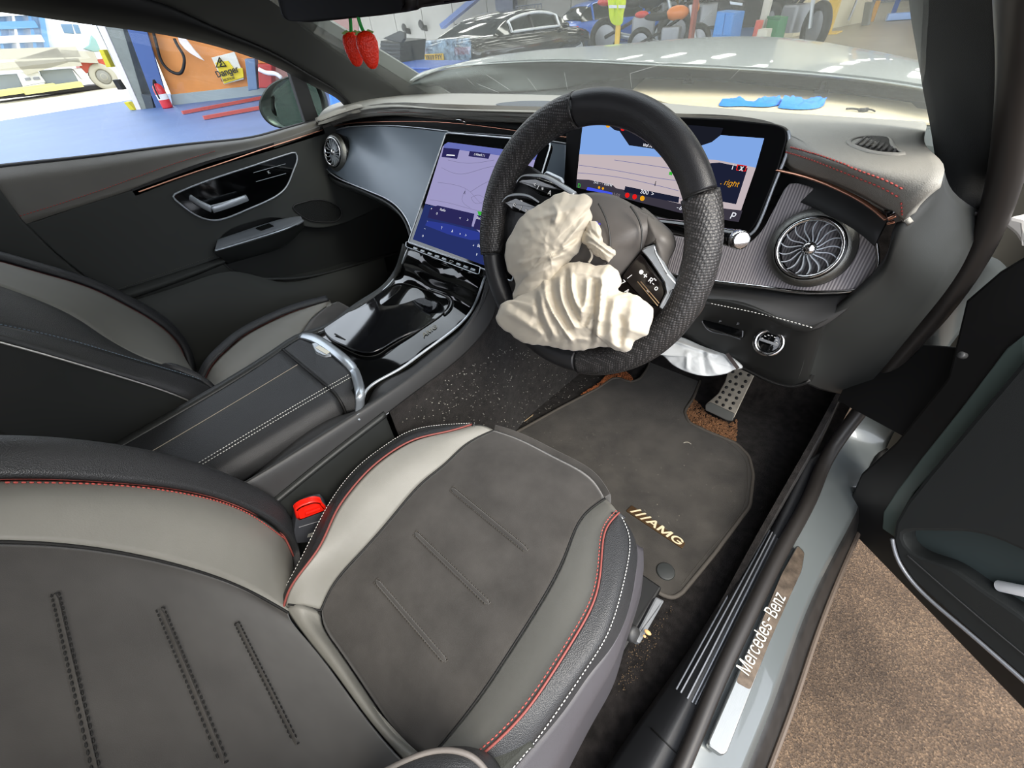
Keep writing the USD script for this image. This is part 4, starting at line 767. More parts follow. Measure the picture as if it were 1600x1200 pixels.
# tucks sewn across the centre
def tuck(node, m, a, b, wpx, th, dash, step=.0042):
    a, b = np.array(a, float), np.array(b, float); d = unit(b - a); s = np.array([-d[1], d[0]]) * wpx / 2
    q = ON(m, [a, (a + b) / 2, b], 30, .0006); nd = node.part('sewn_tuck', tube(q, np.concatenate([[th * .3], np.full(28, th), [th * .3]]), 8, flat=.55 if dash == 'suede' else .35, nrm=(0, 0, 1) if dash == 'suede' else (0, 1, .4)), M_['suede'], True)
    st = [stitches(ON(m, [a + k * s, (a + b) / 2 + k * s, b + k * s], 40, .0016), step, .0008) for k in (-1, 1)]
    e = [stitches(ON(m, [p - s, p + s], 6, .0016), step, .0008) for p in (a, b)]
    nd.sub('tuck_stitching', cat([x for x in st + e if x is not None]), M_['dkst'] if dash != 'suede' else M_['tkst'], True, None, 'stuff')
M_['tkst'] = mat('tuck_thread', (74, 70, 65), .8); M_['dkst'] = mat('dark_thread', (24, 24, 24), .8)
for a, b in (((706, 764), (824, 861)), ((649, 833), (764, 944)), ((588, 907), (697, 1034))): tuck(ds, cush_m, a, b, 9, .0052, 'suede')
# grey band behind the cushion and the backrest
gb0 = ZV((444, 950, .618), (452, 962, .612), (480, 1000, .605), (520, 1050, .603), (560, 1105, .603), (592, 1146, .603), (640, 1198, .605), (690, 1240, .61)); gb1 = ZV((501, 955, .598), (503, 968, .592), (523, 1007, .588), (557, 1057, .584), (590, 1107, .583), (632, 1160, .586), (672, 1186, .592), (720, 1226, .60))
ds.part('rear_band', loft([gb0, spl(gb0, 30) * .5 + spl(gb1, 30) * .5 + [0, .002, .012], gb1], 40, 10, .015), M_['grey'], True, 'pale grey band where cushion meets backrest')
ds.part('band_seam', tube(ON(lb_m, [(450, 944), (475, 948), (500, 954)], 10, .0005), .0013, 6), M_['blst'], True)
# backrest, curves run from the base up
bs = XV((450, 957, .305), (400, 929, .285), (300, 890, .275), (200, 866, .27), (100, 852, .268), (0, 847, .268), (-160, 850, .27))
bt2 = np.vstack([gb0[0], gb0[2:]])
brt = np.array([gb0[-1] + (0.02, -.005, .0), (.57, -.62, .72), (.57, -.70, .88), (.57, -.78, 1.04)])
bL = bs; bR = np.array([gb0[-1], gb0[-1] + (.01, -.05, .10), gb0[-1] + (.01, -.12, .24), gb0[-1] + (.01, -.20, .38)])
bot = np.vstack([bs[:1], gb0[1:]]); topc = np.array([bs[-1], bs[-1] * .5 + bR[-1] * .5, bR[-1]])
gbk = bulge(coons(bL, bR, bot, topc, 60, 50), .005, np.array([0, 1., .3])); back_m = grid(gbk)
bk = ds.part('backrest_centre', shell(gbk, .03, (0, 1, .3)), M_['suede'], True)
pp = XV((452, 945, .27), (459, 905, .235), (458, 870, .20), (440, 835, .195), (390, 800, .195), (300, 770, .197), (150, 753, .20), (0, 750, .20), (-160, 762, .20))
gbb = loftg([bs, spl(bs, 40) * .5 + spl(pp, 40) * .5 + [0, .012, .0], pp], 60, 14); bb_m = grid(gbb)
ds.part('backrest_bolster', shell(gbb, .015), M_['grey'], True, 'pale grey backrest bolster with red stitching')
ds.part('backrest_seam', tube(spl(bs, 60), .0016, 6), M_['blst'], True)
q = ON(bb_m, [(455, 850), (438, 838), (390, 805), (300, 775), (150, 758), (-10, 756)], 90, .0012)
ds.part('red_stitching', stitches(q, .0048, .0011), M_['redst'], True, None, 'stuff')
ds.part('red_piping', tube(spl(pp[2:] + [0, .001, .001], 60), .0015, 6), M_['redpipe'], True)
ot = XV((448, 900, .175), (449, 860, .172), (430, 797, .17), (380, 766, .168), (290, 731, .166), (150, 705, .165), (0, 697, .165), (-160, 705, .165))
gob = loftg([pp[1:], spl(pp[1:], 40) * .5 + spl(ot, 40) * .5 + [-.0, .006, .004], ot, ot + [[-.022, -.03, -.01]] * len(ot), ot + [[-.01, -.12, -.03]] * len(ot)], 60, 18)
ds.part('backrest_side', shell(gob, .01), M_['blk'], True, 'black leather backrest side')
ds.part('pale_stitching', stitches(spl(ot + [-.001, .002, .002], 110), .006, .0012), M_['whst'], True, None, 'stuff')
for a, b in (((84, 930), (152, 1230)), ((248, 953), (348, 1195)), ((368, 975), (462, 1165))): tuck(ds, back_m, a, b, 13 if a[0] < 300 else 8, .0022, 'dark', .005)
# lower end of the outboard backrest bolster
q = ZV((560, 1228, .70), (620, 1196, .695), (690, 1173, .69), (740, 1184, .685), (772, 1225, .665)); dq = np.array([.0, -.10, .22])
ds.part('backrest_outer_bolster', loft([q + [0, .012, -.05], q, q + [0, -.03, .012], q + [0, -.05, .06], q + dq, q + dq * 1.8], 30, 16, .02), M_['blk'], True)
ds.part('outer_bolster_piping', tube(spl(q + [0, 0, .001], 30), .0026, 8), mat('piping_grey', (105, 100, 96), .6), True)

# passenger seat
ps = thing('car_seat', 'far front seat with grey insert on its backrest, behind the console armrest', 'car seat')
n0 = XV((-150, 478, -.2), (0, 508, -.2), (100, 530, -.2), (200, 559, -.2), (300, 589, -.2), (330, 602, -.2), (345, 625, -.2)); n1 = XV((-150, 395, -.30), (0, 447, -.30), (60, 469, -.30), (110, 492, -.30), (150, 518, -.30), (185, 545, -.28), (240, 566, -.25))
fa = XV((-150, 372, -.60), (0, 401, -.60), (55, 416, -.60), (150, 446, -.60), (200, 469, -.60), (258, 504, -.60), (288, 540, -.60), (299, 582, -.60)); fb = np.vstack([XV((-150, 380, -.585), (0, 409, -.585), (50, 423, -.585), (145, 452, -.585), (196, 477, -.585), (252, 511, -.585), (283, 546, -.585), (296, 590, -.56))])
lo_ = spl(np.vstack([n1, XV((300, 589, -.21))]), 40)
ps.part('backrest_insert', loft([fb, spl(fb, 40) * .5 + lo_ * .5 + [0, .012, 0], lo_], 50, 16, .02), M_['grey'], True, 'grey leather backrest insert')
ps.part('backrest_outer_edge', loft([fa + [[0, -.05, .0]] * 8, fa, fb], 50, 8, .01), M_['blk'], True)
ps.part('red_piping', tube(spl(fb, 60), .0016, 6), M_['redpipe'], True)
n0b = spl(n0, 40); gi = loftg([lo_, lo_ * .4 + n0b * .6 + [0, .004, .0], n0b], 50, 10)
ps.part('backrest_bolster', shell(gi, .012), M_['blk'], True)
x1 = XV((-150, 497, -.165), (0, 534, -.165), (100, 562, -.165), (200, 592, -.165), (295, 626, -.165), (330, 645, -.165)); x0 = n0[:6]
x2 = x1 + [[-.012, -.02, -.03]] * 6; x3 = x1 + [[-.05, -.05, -.30]] * 6
ps.part('backrest_side', loft([x0, spl(x0, 40) * .5 + spl(x1, 40) * .5 + [.012, .0, .0], x1], 50, 10, .01), M_['blk'], True)
ps.part('seat_shell', loft([x1, x2, x3], 50, 10, .01), M_['plas'], True)
ps.part('shell_edge', tube(spl(x1 + [.002, 0, 0], 50), .0016, 6), mat('edge_metal', (205, 205, 200), .35, metal=.8), True)
q = spl(n0 + [.002, .0, .003], 100); ps.part('blue_stitching', stitches(q[:86], .0045, .0008), mat('blue_grey_thread', (110, 130, 145), .7), True, None, 'stuff')
# cushion bolster
k0 = ZV((318, 598, .575), (330, 572, .60), (352, 548, .612), (378, 526, .615), (410, 508, .615), (440, 494, .612), (480, 480, .605), (515, 471, .60)); k1 = ZV((345, 620, .585), (392, 592, .592), (420, 575, .594), (445, 552, .595), (462, 534, .594), (475, 515, .592), (490, 495, .592), (518, 474, .594)); k2 = ZV((410, 640, .585), (470, 600, .585), (510, 570, .585), (540, 545, .585), (552, 520, .585), (555, 500, .588), (552, 485, .59), (535, 475, .592))
ps.part('cushion_bolster', loft([k0, spl(k0, 40) * .5 + spl(k1, 40) * .5 + [0, 0, .008], k1], 50, 12, .02), M_['grey'], True)
ps.part('cushion_centre', loft([k1, spl(k1, 40) * .5 + spl(k2, 40) * .5 + [0, 0, .006], k2, k2 + [[.02, .01, -.05]] * 8], 50, 14, .02), M_['suede'], True)
ps.part('cushion_outer', loft([k0, k0 + [[-.012, .0, -.02]] * 8, k0 + [[-.01, 0, -.22]] * 8], 50, 10, .01), M_['blk'], True)
ps.part('red_piping', tube(spl(k0 + [0, 0, .001], 60), .0016, 6), M_['redpipe'], True)
ps.part('seat_base', box((-.56, -.60, .345), (-.26, -.12, .50), .02), M_['black'])

# buckle
bu = thing('seat_belt_buckle', 'seat belt buckle with bright red release button beside the driver seat', 'seat belt buckle')
bx = A(487, 800, x=.204); bu_u = unit(A(510, 785, x=.16) - A(462, 800, x=.14)); 
BPn = unit(EYE - bx); bdir = unit(A(487, 792, y=bx[1]) * 0 + np.array([-.02, .18, 1.0])); bwid = unit(np.cross(bdir, BPn)); bwid = bwid if bwid[0] > 0 else -bwid; bn = unit(np.cross(bwid, bdir)); bn = bn if bn @ BPn > 0 else -bn
Bp = (bx, bn)
body = PL(Bp, (462, 810), (469, 795), (485, 787), (505, 783), (512, 793), (511, 808), (506, 835), (494, 848), (463, 850), (459, 832)); bu.part('body', slab(rounded(body, .003, 3), bn, .018, .003), mat('buckle_grey', (58, 60, 66), .5))
red = PL((bx + bn * .002, bn), (460, 797), (470, 790), (490, 783), (503, 784), (511, 793), (511, 799), (468, 815), (463, 812)); bu.part('release_button', slab(rounded(red, .005, 4), bn, .012, .004), M_['red'], True, 'bright red release button')
q = PL((bx + bn * .005, bn), (478, 803), (500, 795)); bu.part('button_rib', bar(q[0], q[1], .004, .003, (0, 0, 1), .001), M_['red'])
q = PL((bx + bn * .0008, bn), (467, 824), (503, 813)); bu.part('body_line', bar(q[0], q[1], .0008, .0006), mat('buckle_line', (150, 150, 155), .5))
q = slab(PL((bx + bn * .001, bn), (480, 840), (482, 835), (491, 832), (489, 838)), bn, .001); bu.part('body_tag', q, mat('tag_grey', (160, 160, 155), .5))
bu.part('stalk', bar(bx - bdir * .05 - bn * .014, bx - bdir * .26 - bn * .02, .03, .008, (0, 1, 0), .002), M_['black'])
# ================================================================ STEERING WHEEL
WC, RK, RO = np.array([.3794, 0, .9245]), .30413, .18665
wa, wb, wn_ = np.array([1., 0, 0]), np.array([0, math.sin(RK), math.cos(RK)]), np.array([0, -math.cos(RK), math.sin(RK)])
def WPl(h=0.0): return (WC + wn_ * h, wn_)
def W(h, *p): return PL(WPl(h), *p)
def wang(px, py):
    d = AP(px, py, WPl()) - WC; return math.atan2(d @ wb, d @ wa)
def dome(px_outline, h0, hh, depth, ex=2.0, rings=12, n=80, cpx=None):
    """Closed cushion-like body over a traced outline: rim at h0, crown at h0 + hh, back at h0 - depth."""
    o = spl(np.array(px_outline, float), n, True); c = o.mean(0) if cpx is None else np.array(cpx, float); rows = []
    rows.append(np.array([AP(*(c + (q - c) * .98), WPl(h0 - depth)) for q in o]))
    for s in np.linspace(1, 0.02, rings): rows.append(np.array([AP(*(c + (q - c) * s), WPl(h0 + hh * (1 - s ** ex))) for q in o]))
    return grid(np.array(rows), False, True)
sw = thing('steering_wheel', 'black leather steering wheel with perforated grips, silver spoke trim and burst hub', 'steering wheel')
def arc(a0, a1, n):
    t = np.linspace(a0, a1, n); return WC + (RO - .0165) * (np.cos(t)[:, None] * wa + np.sin(t)[:, None] * wb)
aT, aR, aL = wang(901, 148), wang(1111, 297), wang(764, 396)
aB1 = wang(905, 572); aT, aR = aT % (2 * np.pi), aR % (2 * np.pi); aL %= 2 * np.pi; aB1 %= 2 * np.pi
def rim(name, a0, a1, m, r=.0168): sw.part(name, tube(arc(a0, a1, 60), r, 18, flat=1.25, nrm=None), m, True)
rim('rim_top', aR, aT, M_['rim']); rim('rim_grip', aT, aL, M_['perf'], .0172); rim('rim_lower', aL, aB1, M_['rim']); rim('rim_grip', aB1, aR + 2 * np.pi, M_['perf'], .0172)
for a in (aT, aR, aL):
    c = WC + (RO - .0165) * (math.cos(a) * wa + math.sin(a) * wb); r_ = math.cos(a) * wa + math.sin(a) * wb; t = np.linspace(0, 2 * np.pi, 24, endpoint=False)
    sw.part('rim_seam', tube(c + .0172 * (np.cos(t)[:, None] * r_ + 1.25 * np.sin(t)[:, None] * wn_), .0011, 6, True), M_['black'], True)
# column and shroud
sw.part('column_shroud', lathe([(.0, -.02), (.055, -.02), (.075, -.045), (.078, -.10), (.06, -.20), (.0, -.20)], WC + wb * -.015, wn_, 40), M_['plas2'], True)
# spokes of leather
sw.part('spoke', dome([(800, 268), (818, 258), (850, 272), (900, 300), (915, 330), (890, 380), (850, 410), (800, 430), (775, 400), (770, 350), (780, 305)], -.012, .012, .02), M_['rim'], True)
sw.part('spoke', dome([(985, 330), (1020, 342), (1040, 400), (1070, 450), (1098, 440), (1104, 465), (1080, 505), (1045, 525), (1010, 520), (960, 470), (950, 400)], -.014, .012, .02), mat('brown_black', (50, 44, 42), .45), True)
sw.part('spoke', dome([(860, 440), (990, 440), (980, 500), (985, 560), (940, 572), (880, 560), (870, 500)], -.02, .008, .02), M_['black'], True)
hub = sw.part('hub_cover', dome([(866, 330), (880, 312), (905, 303), (940, 301), (972, 310), (1000, 326), (1024, 345), (1020, 372), (1001, 394), (985, 415), (968, 434), (955, 450), (920, 470), (870, 470), (838, 440), (840, 380)], .0, .034, .03, 2.2, 16, 100, (925, 385)), mat('hub_leather', (92, 88, 85), .5, bump=.15, bscale=900, bdist=.0006), True, 'charcoal hub cover')
hub.sub('hub_seam', tube(spl(W(.0335, (935, 318), (948, 345), (953, 375), (951, 400), (944, 425)), 30), .0012, 6), M_['plas2'], True)
hub.sub('hub_seam', tube(spl(W(.0215, (985, 322), (999, 345), (1003, 368), (1001, 390)), 30), .0012, 6), M_['plas2'], True)
hub.sub('hub_emblem', cat([tube(spl(W(.033, (931, 346), (933, 358)), 6), .0024, 6), tube(spl(W(.032, (926, 351), (938, 350)), 6), .0016, 6)]), mat('emblem_blue', (90, 80, 190), .3, metal=.4), True, 'small coloured emblem')
sw.part('spoke_cover', dome([(1002, 324), (1030, 344), (1054, 370), (1056, 384), (1046, 408), (1040, 424), (1026, 410), (1018, 384), (1004, 388), (1000, 350)], -.006, .02, .04), mat('spoke_grey', (98, 94, 90), .5), True)
# trims
def wslab(node, name, pts, h, th, bev, m, rr=0, label=None, sub=False):
    q = W(h, *pts); q = rounded(q, rr, 4) if rr else q; return node.part(name, slab(q, wn_, th, bev), m, True, label)
lt = wslab(sw, 'button_panel', [(808, 284), (815, 279), (838, 278), (880, 292), (895, 302), (862, 309), (845, 306)], .010, .012, .002, M_['gloss'], .003)
lt2 = wslab(sw, 'button_panel', [(787, 316), (806, 308), (836, 316), (846, 326), (825, 336), (800, 330)], .010, .012, .002, M_['gloss'], .003)
sw.part('silver_trim', tube(spl(W(.012, (807, 285), (812, 278), (832, 274), (850, 276), (875, 289), (898, 303)), 40), np.concatenate([np.linspace(.001, .003, 14), np.linspace(.003, .0042, 26)]), 8, flat=.6), M_['satin'], True)
sw.part('silver_trim', tube(spl(W(.012, (784, 316), (790, 309), (806, 304), (825, 306), (842, 316)), 40), np.concatenate([np.linspace(.001, .003, 14), np.linspace(.003, .0015, 26)]), 8, flat=.6), M_['satin'], True)
for p, c in (((836, 287), '<'), ((841, 292), '/'), ((848, 294), '+'), ((859, 301), 'A'), ((804, 319), 'o'), ((815, 313), '~'), ((814, 325), '/'), ((822, 330), '*')):
    q = AP(*p, WPl(.0104)); sw.part('button_icon', text(c, .0058, q, wa + wb * -.25, wb + wa * .25, .0004, True), M_['white'], False)
rp = wslab(sw, 'switch_panel', [(1000, 396), (1010, 408), (1037, 445), (1040, 458), (1030, 481), (1008, 474), (975, 438), (972, 431), (986, 412)], .008, .012, .002, mat('switch_black', (24, 20, 20), .15, coat=.5), .003)
tr_ = wslab(sw, 'silver_trim', [(1001, 391), (1008, 386), (1024, 381), (1025, 394), (1042, 425), (1062, 448), (1066, 456), (1050, 454), (1046, 465), (1036, 486), (1028, 481), (1040, 457), (1037, 441), (1016, 410)], .011, .008, .002, M_['satin'], .0025, 'satin silver right spoke trim')
for p, c, h in (((1003, 424), '\u2022', .012), ((1009, 430), '+', .008), ((1017, 438), 'R', .0062), ((1021, 443), '-', .006), ((1026, 450), 'o', .006), ((1024, 436), '~', .006), ((984, 432), '/', .006), ((974, 441), '7', .006), ((980, 455), 'A', .006), ((1015, 452), '_', .006)):
    q = AP(*p, WPl(.0083)); sw.part('button_icon', text(c, h, q, wa + wb * -.45, wb + wa * .45, .0004, True), M_['white'], False)
M_['wm'] = mat('warm_metal', (190, 160, 130), .3, metal=.9)
for a, b in (((996, 440), (1028, 478)), ((1001, 440), (1030, 474))): sw.part('switch_line', tube(W(.0085, a, b), .0007, 6), M_['wm'], True)
wslab(sw, 'shift_paddle', [(848, 272), (853, 267), (876, 278), (879, 284), (876, 290), (850, 280)], -.025, .006, .002, M_['satin'], .002)
wslab(sw, 'shift_paddle', [(1054, 436), (1062, 432), (1073, 445), (1068, 456)], .004, .006, .002, M_['satin'], .002)
# drive selector stalk with chrome knob
st = thing('drive_selector_stalk', 'black drive selector stalk with round chrome knob right of the steering column', 'stalk')
s0_, s1_ = np.array([.43, .10, .935]), AP(1152, 374, (np.array([.55, .05, .93]), np.array([0, -1., .2])))
st.part('stalk_arm', tube(spl([s0_, s0_ * .5 + s1_ * .5 + np.array([0, 0, .002]), s1_], 20), np.linspace(.008, .0105, 20), 14), M_['gloss'], True)
kd = unit(EYE - s1_) * .7 + unit(s1_ - s0_) * .5; st.part('chrome_knob', lathe([(.0, .009), (.0085, .009), (.0108, .0065), (.0115, .0), (.0112, -.012), (.0, -.012)], s1_ + unit(kd) * .004, kd, 30), M_['chrome'], True)

# ---------------------------------------------------------------- deflated airbag hanging out of the hub
def ridge(p, lines):
    h = np.zeros(len(p))
    for w, a, pts in lines:
        ln = spl(np.array(pts, float), 40); d = np.sqrt(((p[:, None] - ln[None]) ** 2).sum(2)).min(1); h += .75 * a * np.exp(-(d / (w * 1.15)) ** 2)
    return h
def pillow(outline, c, h0, hh, lines, n=150, rings=34, seed=3, back=.02, ex=2.6, crumple=.0018):
    o = spl(np.array(outline, float), n, True); c = np.array(c, float); rows = []
    k = np.arange(n); o = o + np.stack([np.sin(k * .9), np.cos(k * 1.3)], 1) * .6
    rows.append(np.array([AP(*(c + (q - c) * .5), WPl(h0 - back)) for q in o])); rows.append(np.array([AP(*(c + (q - c) * .96), WPl(h0 - back * .6)) for q in o]))
    for s in np.linspace(1, 0.0, rings):
        p = c + (o - c) * s; h = h0 + hh * (1 - s ** ex) + ridge(p, lines) * (1 - s ** 8)
        q3 = np.column_stack([p / 17.0, np.full(n, seed)]); h += crumple * (meshkit.fbm(q3, 4, seed) - .5) * 2 * (1 - s ** 6) + crumple * .8 * (np.abs(meshkit.noise(np.column_stack([p / 11.0, np.full(n, 7.)]), seed) - .5) * -2 + .5) * (1 - s ** 6)
        rows.append(np.array([AP(*a, WPl(b)) for a, b in zip(p, h)]))
    return grid(np.array(rows), False, True)
ab = thing('airbag', 'deflated cream airbag hanging crumpled from the steering wheel hub', 'airbag')
up_o = [(800, 362), (815, 338), (845, 318), (870, 303), (884, 300), (896, 304), (910, 303), (920, 306), (926, 317), (921, 326), (926, 336), (920, 352), (914, 366), (909, 380), (902, 396), (888, 410), (878, 428), (868, 446), (850, 470), (818, 482), (803, 468), (801, 458), (806, 446), (795, 425), (789, 403), (791, 380)]
up_l = [(3, .006, [(868, 322), (871, 335), (866, 345)]), (3, .005, [(812, 412), (840, 404), (875, 392), (905, 378)]), (3, .005, [(860, 404), (885, 396), (905, 378)]), (4, .006, [(800, 440), (830, 430), (862, 415)]), (3, -.005, [(830, 420), (860, 400), (900, 372)]), (4, .005, [(840, 340), (880, 330), (915, 320)]), (3.5, .006, [(880, 385), (900, 360), (915, 340)]), (3, -.004, [(800, 428), (825, 440), (850, 436)])]
ab.part('upper_fold', pillow(up_o, (858, 385), .036, .030, up_l, seed=5, ex=2.2), M_['bag'], True)
tl_o = [(908, 376), (914, 360), (922, 345), (932, 347), (940, 364), (943, 378), (950, 384), (961, 392), (962, 399), (957, 402), (953, 409), (940, 404), (928, 398), (918, 386)]
ab.part('side_fold', pillow(tl_o, (933, 382), .040, .016, [(2.5, .005, [(916, 366), (935, 380), (955, 395)]), (2.2, .004, [(920, 380), (940, 392), (952, 402)]), (2, -.005, [(925, 362), (940, 378)])], n=90, rings=16, seed=8), M_['bag'], True)
ab.part('tether', tube(spl(W(.044, (922, 390), (925, 400), (920, 410)), 12), .0016, 6), M_['bag'], True)
lo_o = [(778, 486), (782, 476), (800, 468), (812, 462), (828, 448), (842, 436), (860, 428), (886, 412), (900, 409), (918, 411), (938, 415), (950, 413), (962, 420), (970, 432), (970, 444), (966, 452), (985, 458), (1005, 468), (1021, 484), (1017, 508), (1012, 522), (1002, 528), (990, 535), (986, 547), (978, 550), (962, 547), (952, 543), (927, 544), (905, 548), (880, 546), (850, 540), (812, 533), (795, 520), (779, 508), (775, 498)]
lo_l = [(3, .010, [(850, 434), (853, 462), (876, 508), (893, 533)]), (3.2, .009, [(875, 434), (878, 468), (898, 510)]), (3.5, .010, [(893, 416), (895, 458), (907, 486)]), (3, -.007, [(862, 440), (864, 470), (886, 512)]), (3, -.007, [(886, 424), (887, 465), (903, 500)]), (4, .009, [(917, 438), (915, 468), (908, 492)]), (3.5, -.009, [(927, 440), (925, 475), (915, 505)]),
        (4, .011, [(940, 443), (936, 490), (930, 543)]), (3, -.008, [(931, 448), (928, 500), (922, 542)]), (3, .006, [(836, 443), (818, 458), (803, 470)]), (4, .009, [(845, 456), (850, 490), (866, 524)]), (3, -.006, [(838, 470), (843, 500), (856, 530)]), (5, -.010, [(970, 500), (972, 518), (968, 535)]), (6, .010, [(960, 470), (955, 510), (958, 540)]), (5, .007, [(790, 485), (815, 500), (845, 520)]), (4, -.006, [(800, 475), (825, 490), (850, 505)]), (6, .006, [(990, 470), (985, 500), (978, 540)]), (3, .006, [(946, 425), (940, 433), (942, 445)]), (3, .005, [(870, 538), (895, 530), (920, 532)]), (3, .005, [(900, 425), (925, 430), (950, 440)])]
ab.part('lower_fold', pillow(lo_o, (885, 485), .046, .026, lo_l, n=190, rings=44, seed=11, ex=3.0, crumple=.0022), M_['bag'], True)

# knee airbag under the column
ka_ = thing('knee_airbag', 'white deflated knee airbag drooping below the lower dashboard beside the pedal', 'airbag')
KPn = (np.array([.45, .22, .66]), unit((0, -.75, .66)))
o = spl(np.array([(1000, 540), (1030, 528), (1062, 526), (1085, 535), (1110, 545), (1132, 552), (1150, 562), (1161, 575), (1150, 577), (1140, 582), (1125, 586), (1105, 588), (1085, 585), (1065, 578), (1045, 565), (1028, 552), (1005, 552)], float), 110, True); c = np.array([1085, 558.]); rows = []
lines = [(3, .006, [(1074, 552), (1073, 575)]), (3, -.006, [(1098, 552), (1102, 584)]), (3, .006, [(1106, 552), (1112, 570), (1118, 584)]), (2.5, .009, [(1055, 533), (1090, 545), (1118, 554)]), (3, -.007, [(1136, 556), (1150, 574)]), (3, .005, [(1145, 560), (1156, 574)])]
rows.append(np.array([AP(*(c + (q - c) * .8), (KPn[0] - KPn[1] * .03, KPn[1])) for q in o]))
for s in np.linspace(1, 0, 22):
    p = c + (o - c) * s; h = .016 * (1 - s ** 2) + ridge(p, lines) * (1 - s ** 8) + .004 * (meshkit.fbm(np.column_stack([p / 12., np.full(len(p), 2.)]), 3, 4) - .5)
    rows.append(np.array([AP(*a, (KPn[0] + KPn[1] * b, KPn[1])) for a, b in zip(p, h)]))
ka_.part('bag', grid(np.array(rows), False, True), M_['kbag'], True)
ka_.part('bag_strap', bar(AP(1137, 554, KPn) + KPn[1] * .012, AP(1154, 577, KPn) + KPn[1] * .01, .006, .002, KPn[1]), mat('strap_dark', (60, 52, 50), .8))

# ================================================================ FOOTWELL
fm = thing('floor_mat', 'charcoal driver floor mat with a metal badge and edge binding', 'floor mat')
mo = [(760, 700), (802, 678), (868, 641), (935, 606), (955, 592), (966, 590), (985, 597), (1000, 592), (1012, 575), (1020, 545), (1060, 520), (1105, 555), (1096, 590), (1084, 620), (1069, 643), (1076, 660), (1110, 676), (1150, 692), (1170, 712), (1177, 740), (1172, 790), (1120, 860), (1066, 926), (1052, 934), (1036, 930), (1004, 908), (960, 880), (880, 820), (820, 760)]
mq = rounded(Z(.347, *mo), .012, 4)
fm.part('pile', slab(mq, (0, 0, 1), .010, .003), M_['mat'], True)
fm.part('edge_binding', tube(mq + [0, 0, -.001], .0042, 8, True), M_['bind'], True)
fm.part('inner_seam', stitches(spl(Z(.3475, (1092, 665), (1145, 697), (1163, 716), (1168, 740), (1163, 788), (1112, 856), (1062, 918)), 60), .004, .0008), mat('mat_thread', (70, 66, 60), .8), True, None, 'stuff')
bp = Z(.349, (987, 789), (1071, 848), (1066, 857), (978, 798)); fm_b = fm.part('badge_plate', slab(rounded(bp, .003), (0, 0, 1), .0025, .0008), mat('badge_brown', (92, 70, 48), .4, metal=.7))
u = unit(bp[1] - bp[0]); tl = A(985, 798, z=.3495); L = np.linalg.norm(A(1062, 855, z=.35) - tl)
m = meshkit.text_mesh('///AMG', .0155, .0008, True); V = np.asarray(m.vertices).copy(); V[:, 0] *= L * .98 / V[:, 0].max(); V[:, 0] += .25 * V[:, 1]
fm_b.sub('lettering', place((V, np.asarray(m.faces)), tl, u, np.cross((0, 0, 1), u), np.array([0, 0, 1.])), mat('badge_letters', (232, 215, 180), .35, metal=.3), False)
fm.part('fastener', lathe([(.0, .0035), (.0155, .0035), (.0175, .0015), (.0175, -.002)], A(1040, 893, z=.347), (0, 0, 1), 30), M_['plas'], True)
ap = thing('accelerator_pedal', 'drilled metal accelerator pedal with dark rubber studs', 'pedal')
AN = unit((0, -.78, .62)); APl = (np.array([.52, .40, .375]), AN)
pq = PL(APl, (1140, 572), (1150, 566), (1184, 572), (1182, 580), (1165, 615), (1146, 655), (1136, 656), (1102, 640), (1102, 632), (1122, 615), (1133, 595))
ap.part('plate', slab(rounded(pq, .004), AN, .006, .0015), mat('pedal_metal', (160, 152, 138), .4, metal=.75, vary=.2, vscale=40))
foot = PL((APl[0] + AN * .002, AN), (1102, 632), (1110, 628), (1148, 646), (1145, 658), (1136, 657), (1102, 641)); ap.part('lower_pad', slab(rounded(foot, .003), AN, .008, .002), mat('pedal_pad', (84, 84, 80), .5))
studs = [(1120, 628), (1130, 633), (1141, 638), (1125, 621), (1135, 625), (1146, 630), (1130, 613), (1140, 617), (1151, 622), (1135, 605), (1145, 609), (1155, 613), (1141, 596), (1150, 600), (1160, 604), (1150, 589), (1165, 596), (1145, 581), (1157, 584), (1170, 586), (1163, 577), (1176, 578)]
for p in studs: ap.part('stud', lathe([(.0, .0022), (.0030, .0020), (.0040, .0002), (.0040, -.001)], AP(*p, APl), AN, 14), M_['black'], True)
ap.part('pedal_arm', bar(PL(APl, (1160, 580))[0] - AN * .01, PL(APl, (1165, 560))[0] - AN * .05 + [0, .08, .1], .02, .012), M_['black'])
rng = np.random.default_rng(5)
def crumbs(n, gen, smin, smax):
    ms = []
    for _ in range(n):
        c = gen()
        if c is None: continue
        r = rng.uniform(smin, smax); v = np.array([[1, 0, 0], [-1, .2, 0], [0, 1, .1], [0, -1, 0], [.1, 0, 1], [0, 0, -.4]]) * r * rng.uniform(.5, 1.2, (6, 3)); a = rng.uniform(0, 6.28); R2 = np.array([[math.cos(a), -math.sin(a), 0], [math.sin(a), math.cos(a), 0], [0, 0, 1]])
        ms.append((v @ R2.T + c, np.array([[0, 2, 4], [2, 1, 4], [1, 3, 4], [3, 0, 4], [2, 0, 5], [1, 2, 5], [3, 1, 5], [0, 3, 5]])))
    return cat(ms)
pool = Polygon([(1070, 640), (1082, 622), (1094, 632), (1104, 646), (1140, 662), (1152, 655), (1150, 690), (1110, 676), (1078, 662)]); pool2 = Polygon([(905, 618), (940, 595), (952, 580), (975, 577), (990, 592), (985, 597), (966, 589), (955, 591), (938, 604)])
def inpoly(P, z):
    def f():
        for _ in range(60):
            x0, y0, x1, y1 = P.bounds; p = (rng.uniform(x0, x1), rng.uniform(y0, y1))
            if P.contains(Point(p)): return A(*p, z=z + rng.uniform(0, .003))
    return f
dt = thing('rusty_grit', 'rust coloured grit spilt round the foot of the accelerator pedal', 'dirt', crumbs(1500, inpoly(pool, .338), .0012, .0042), M_['dirt'], False, kind='stuff')
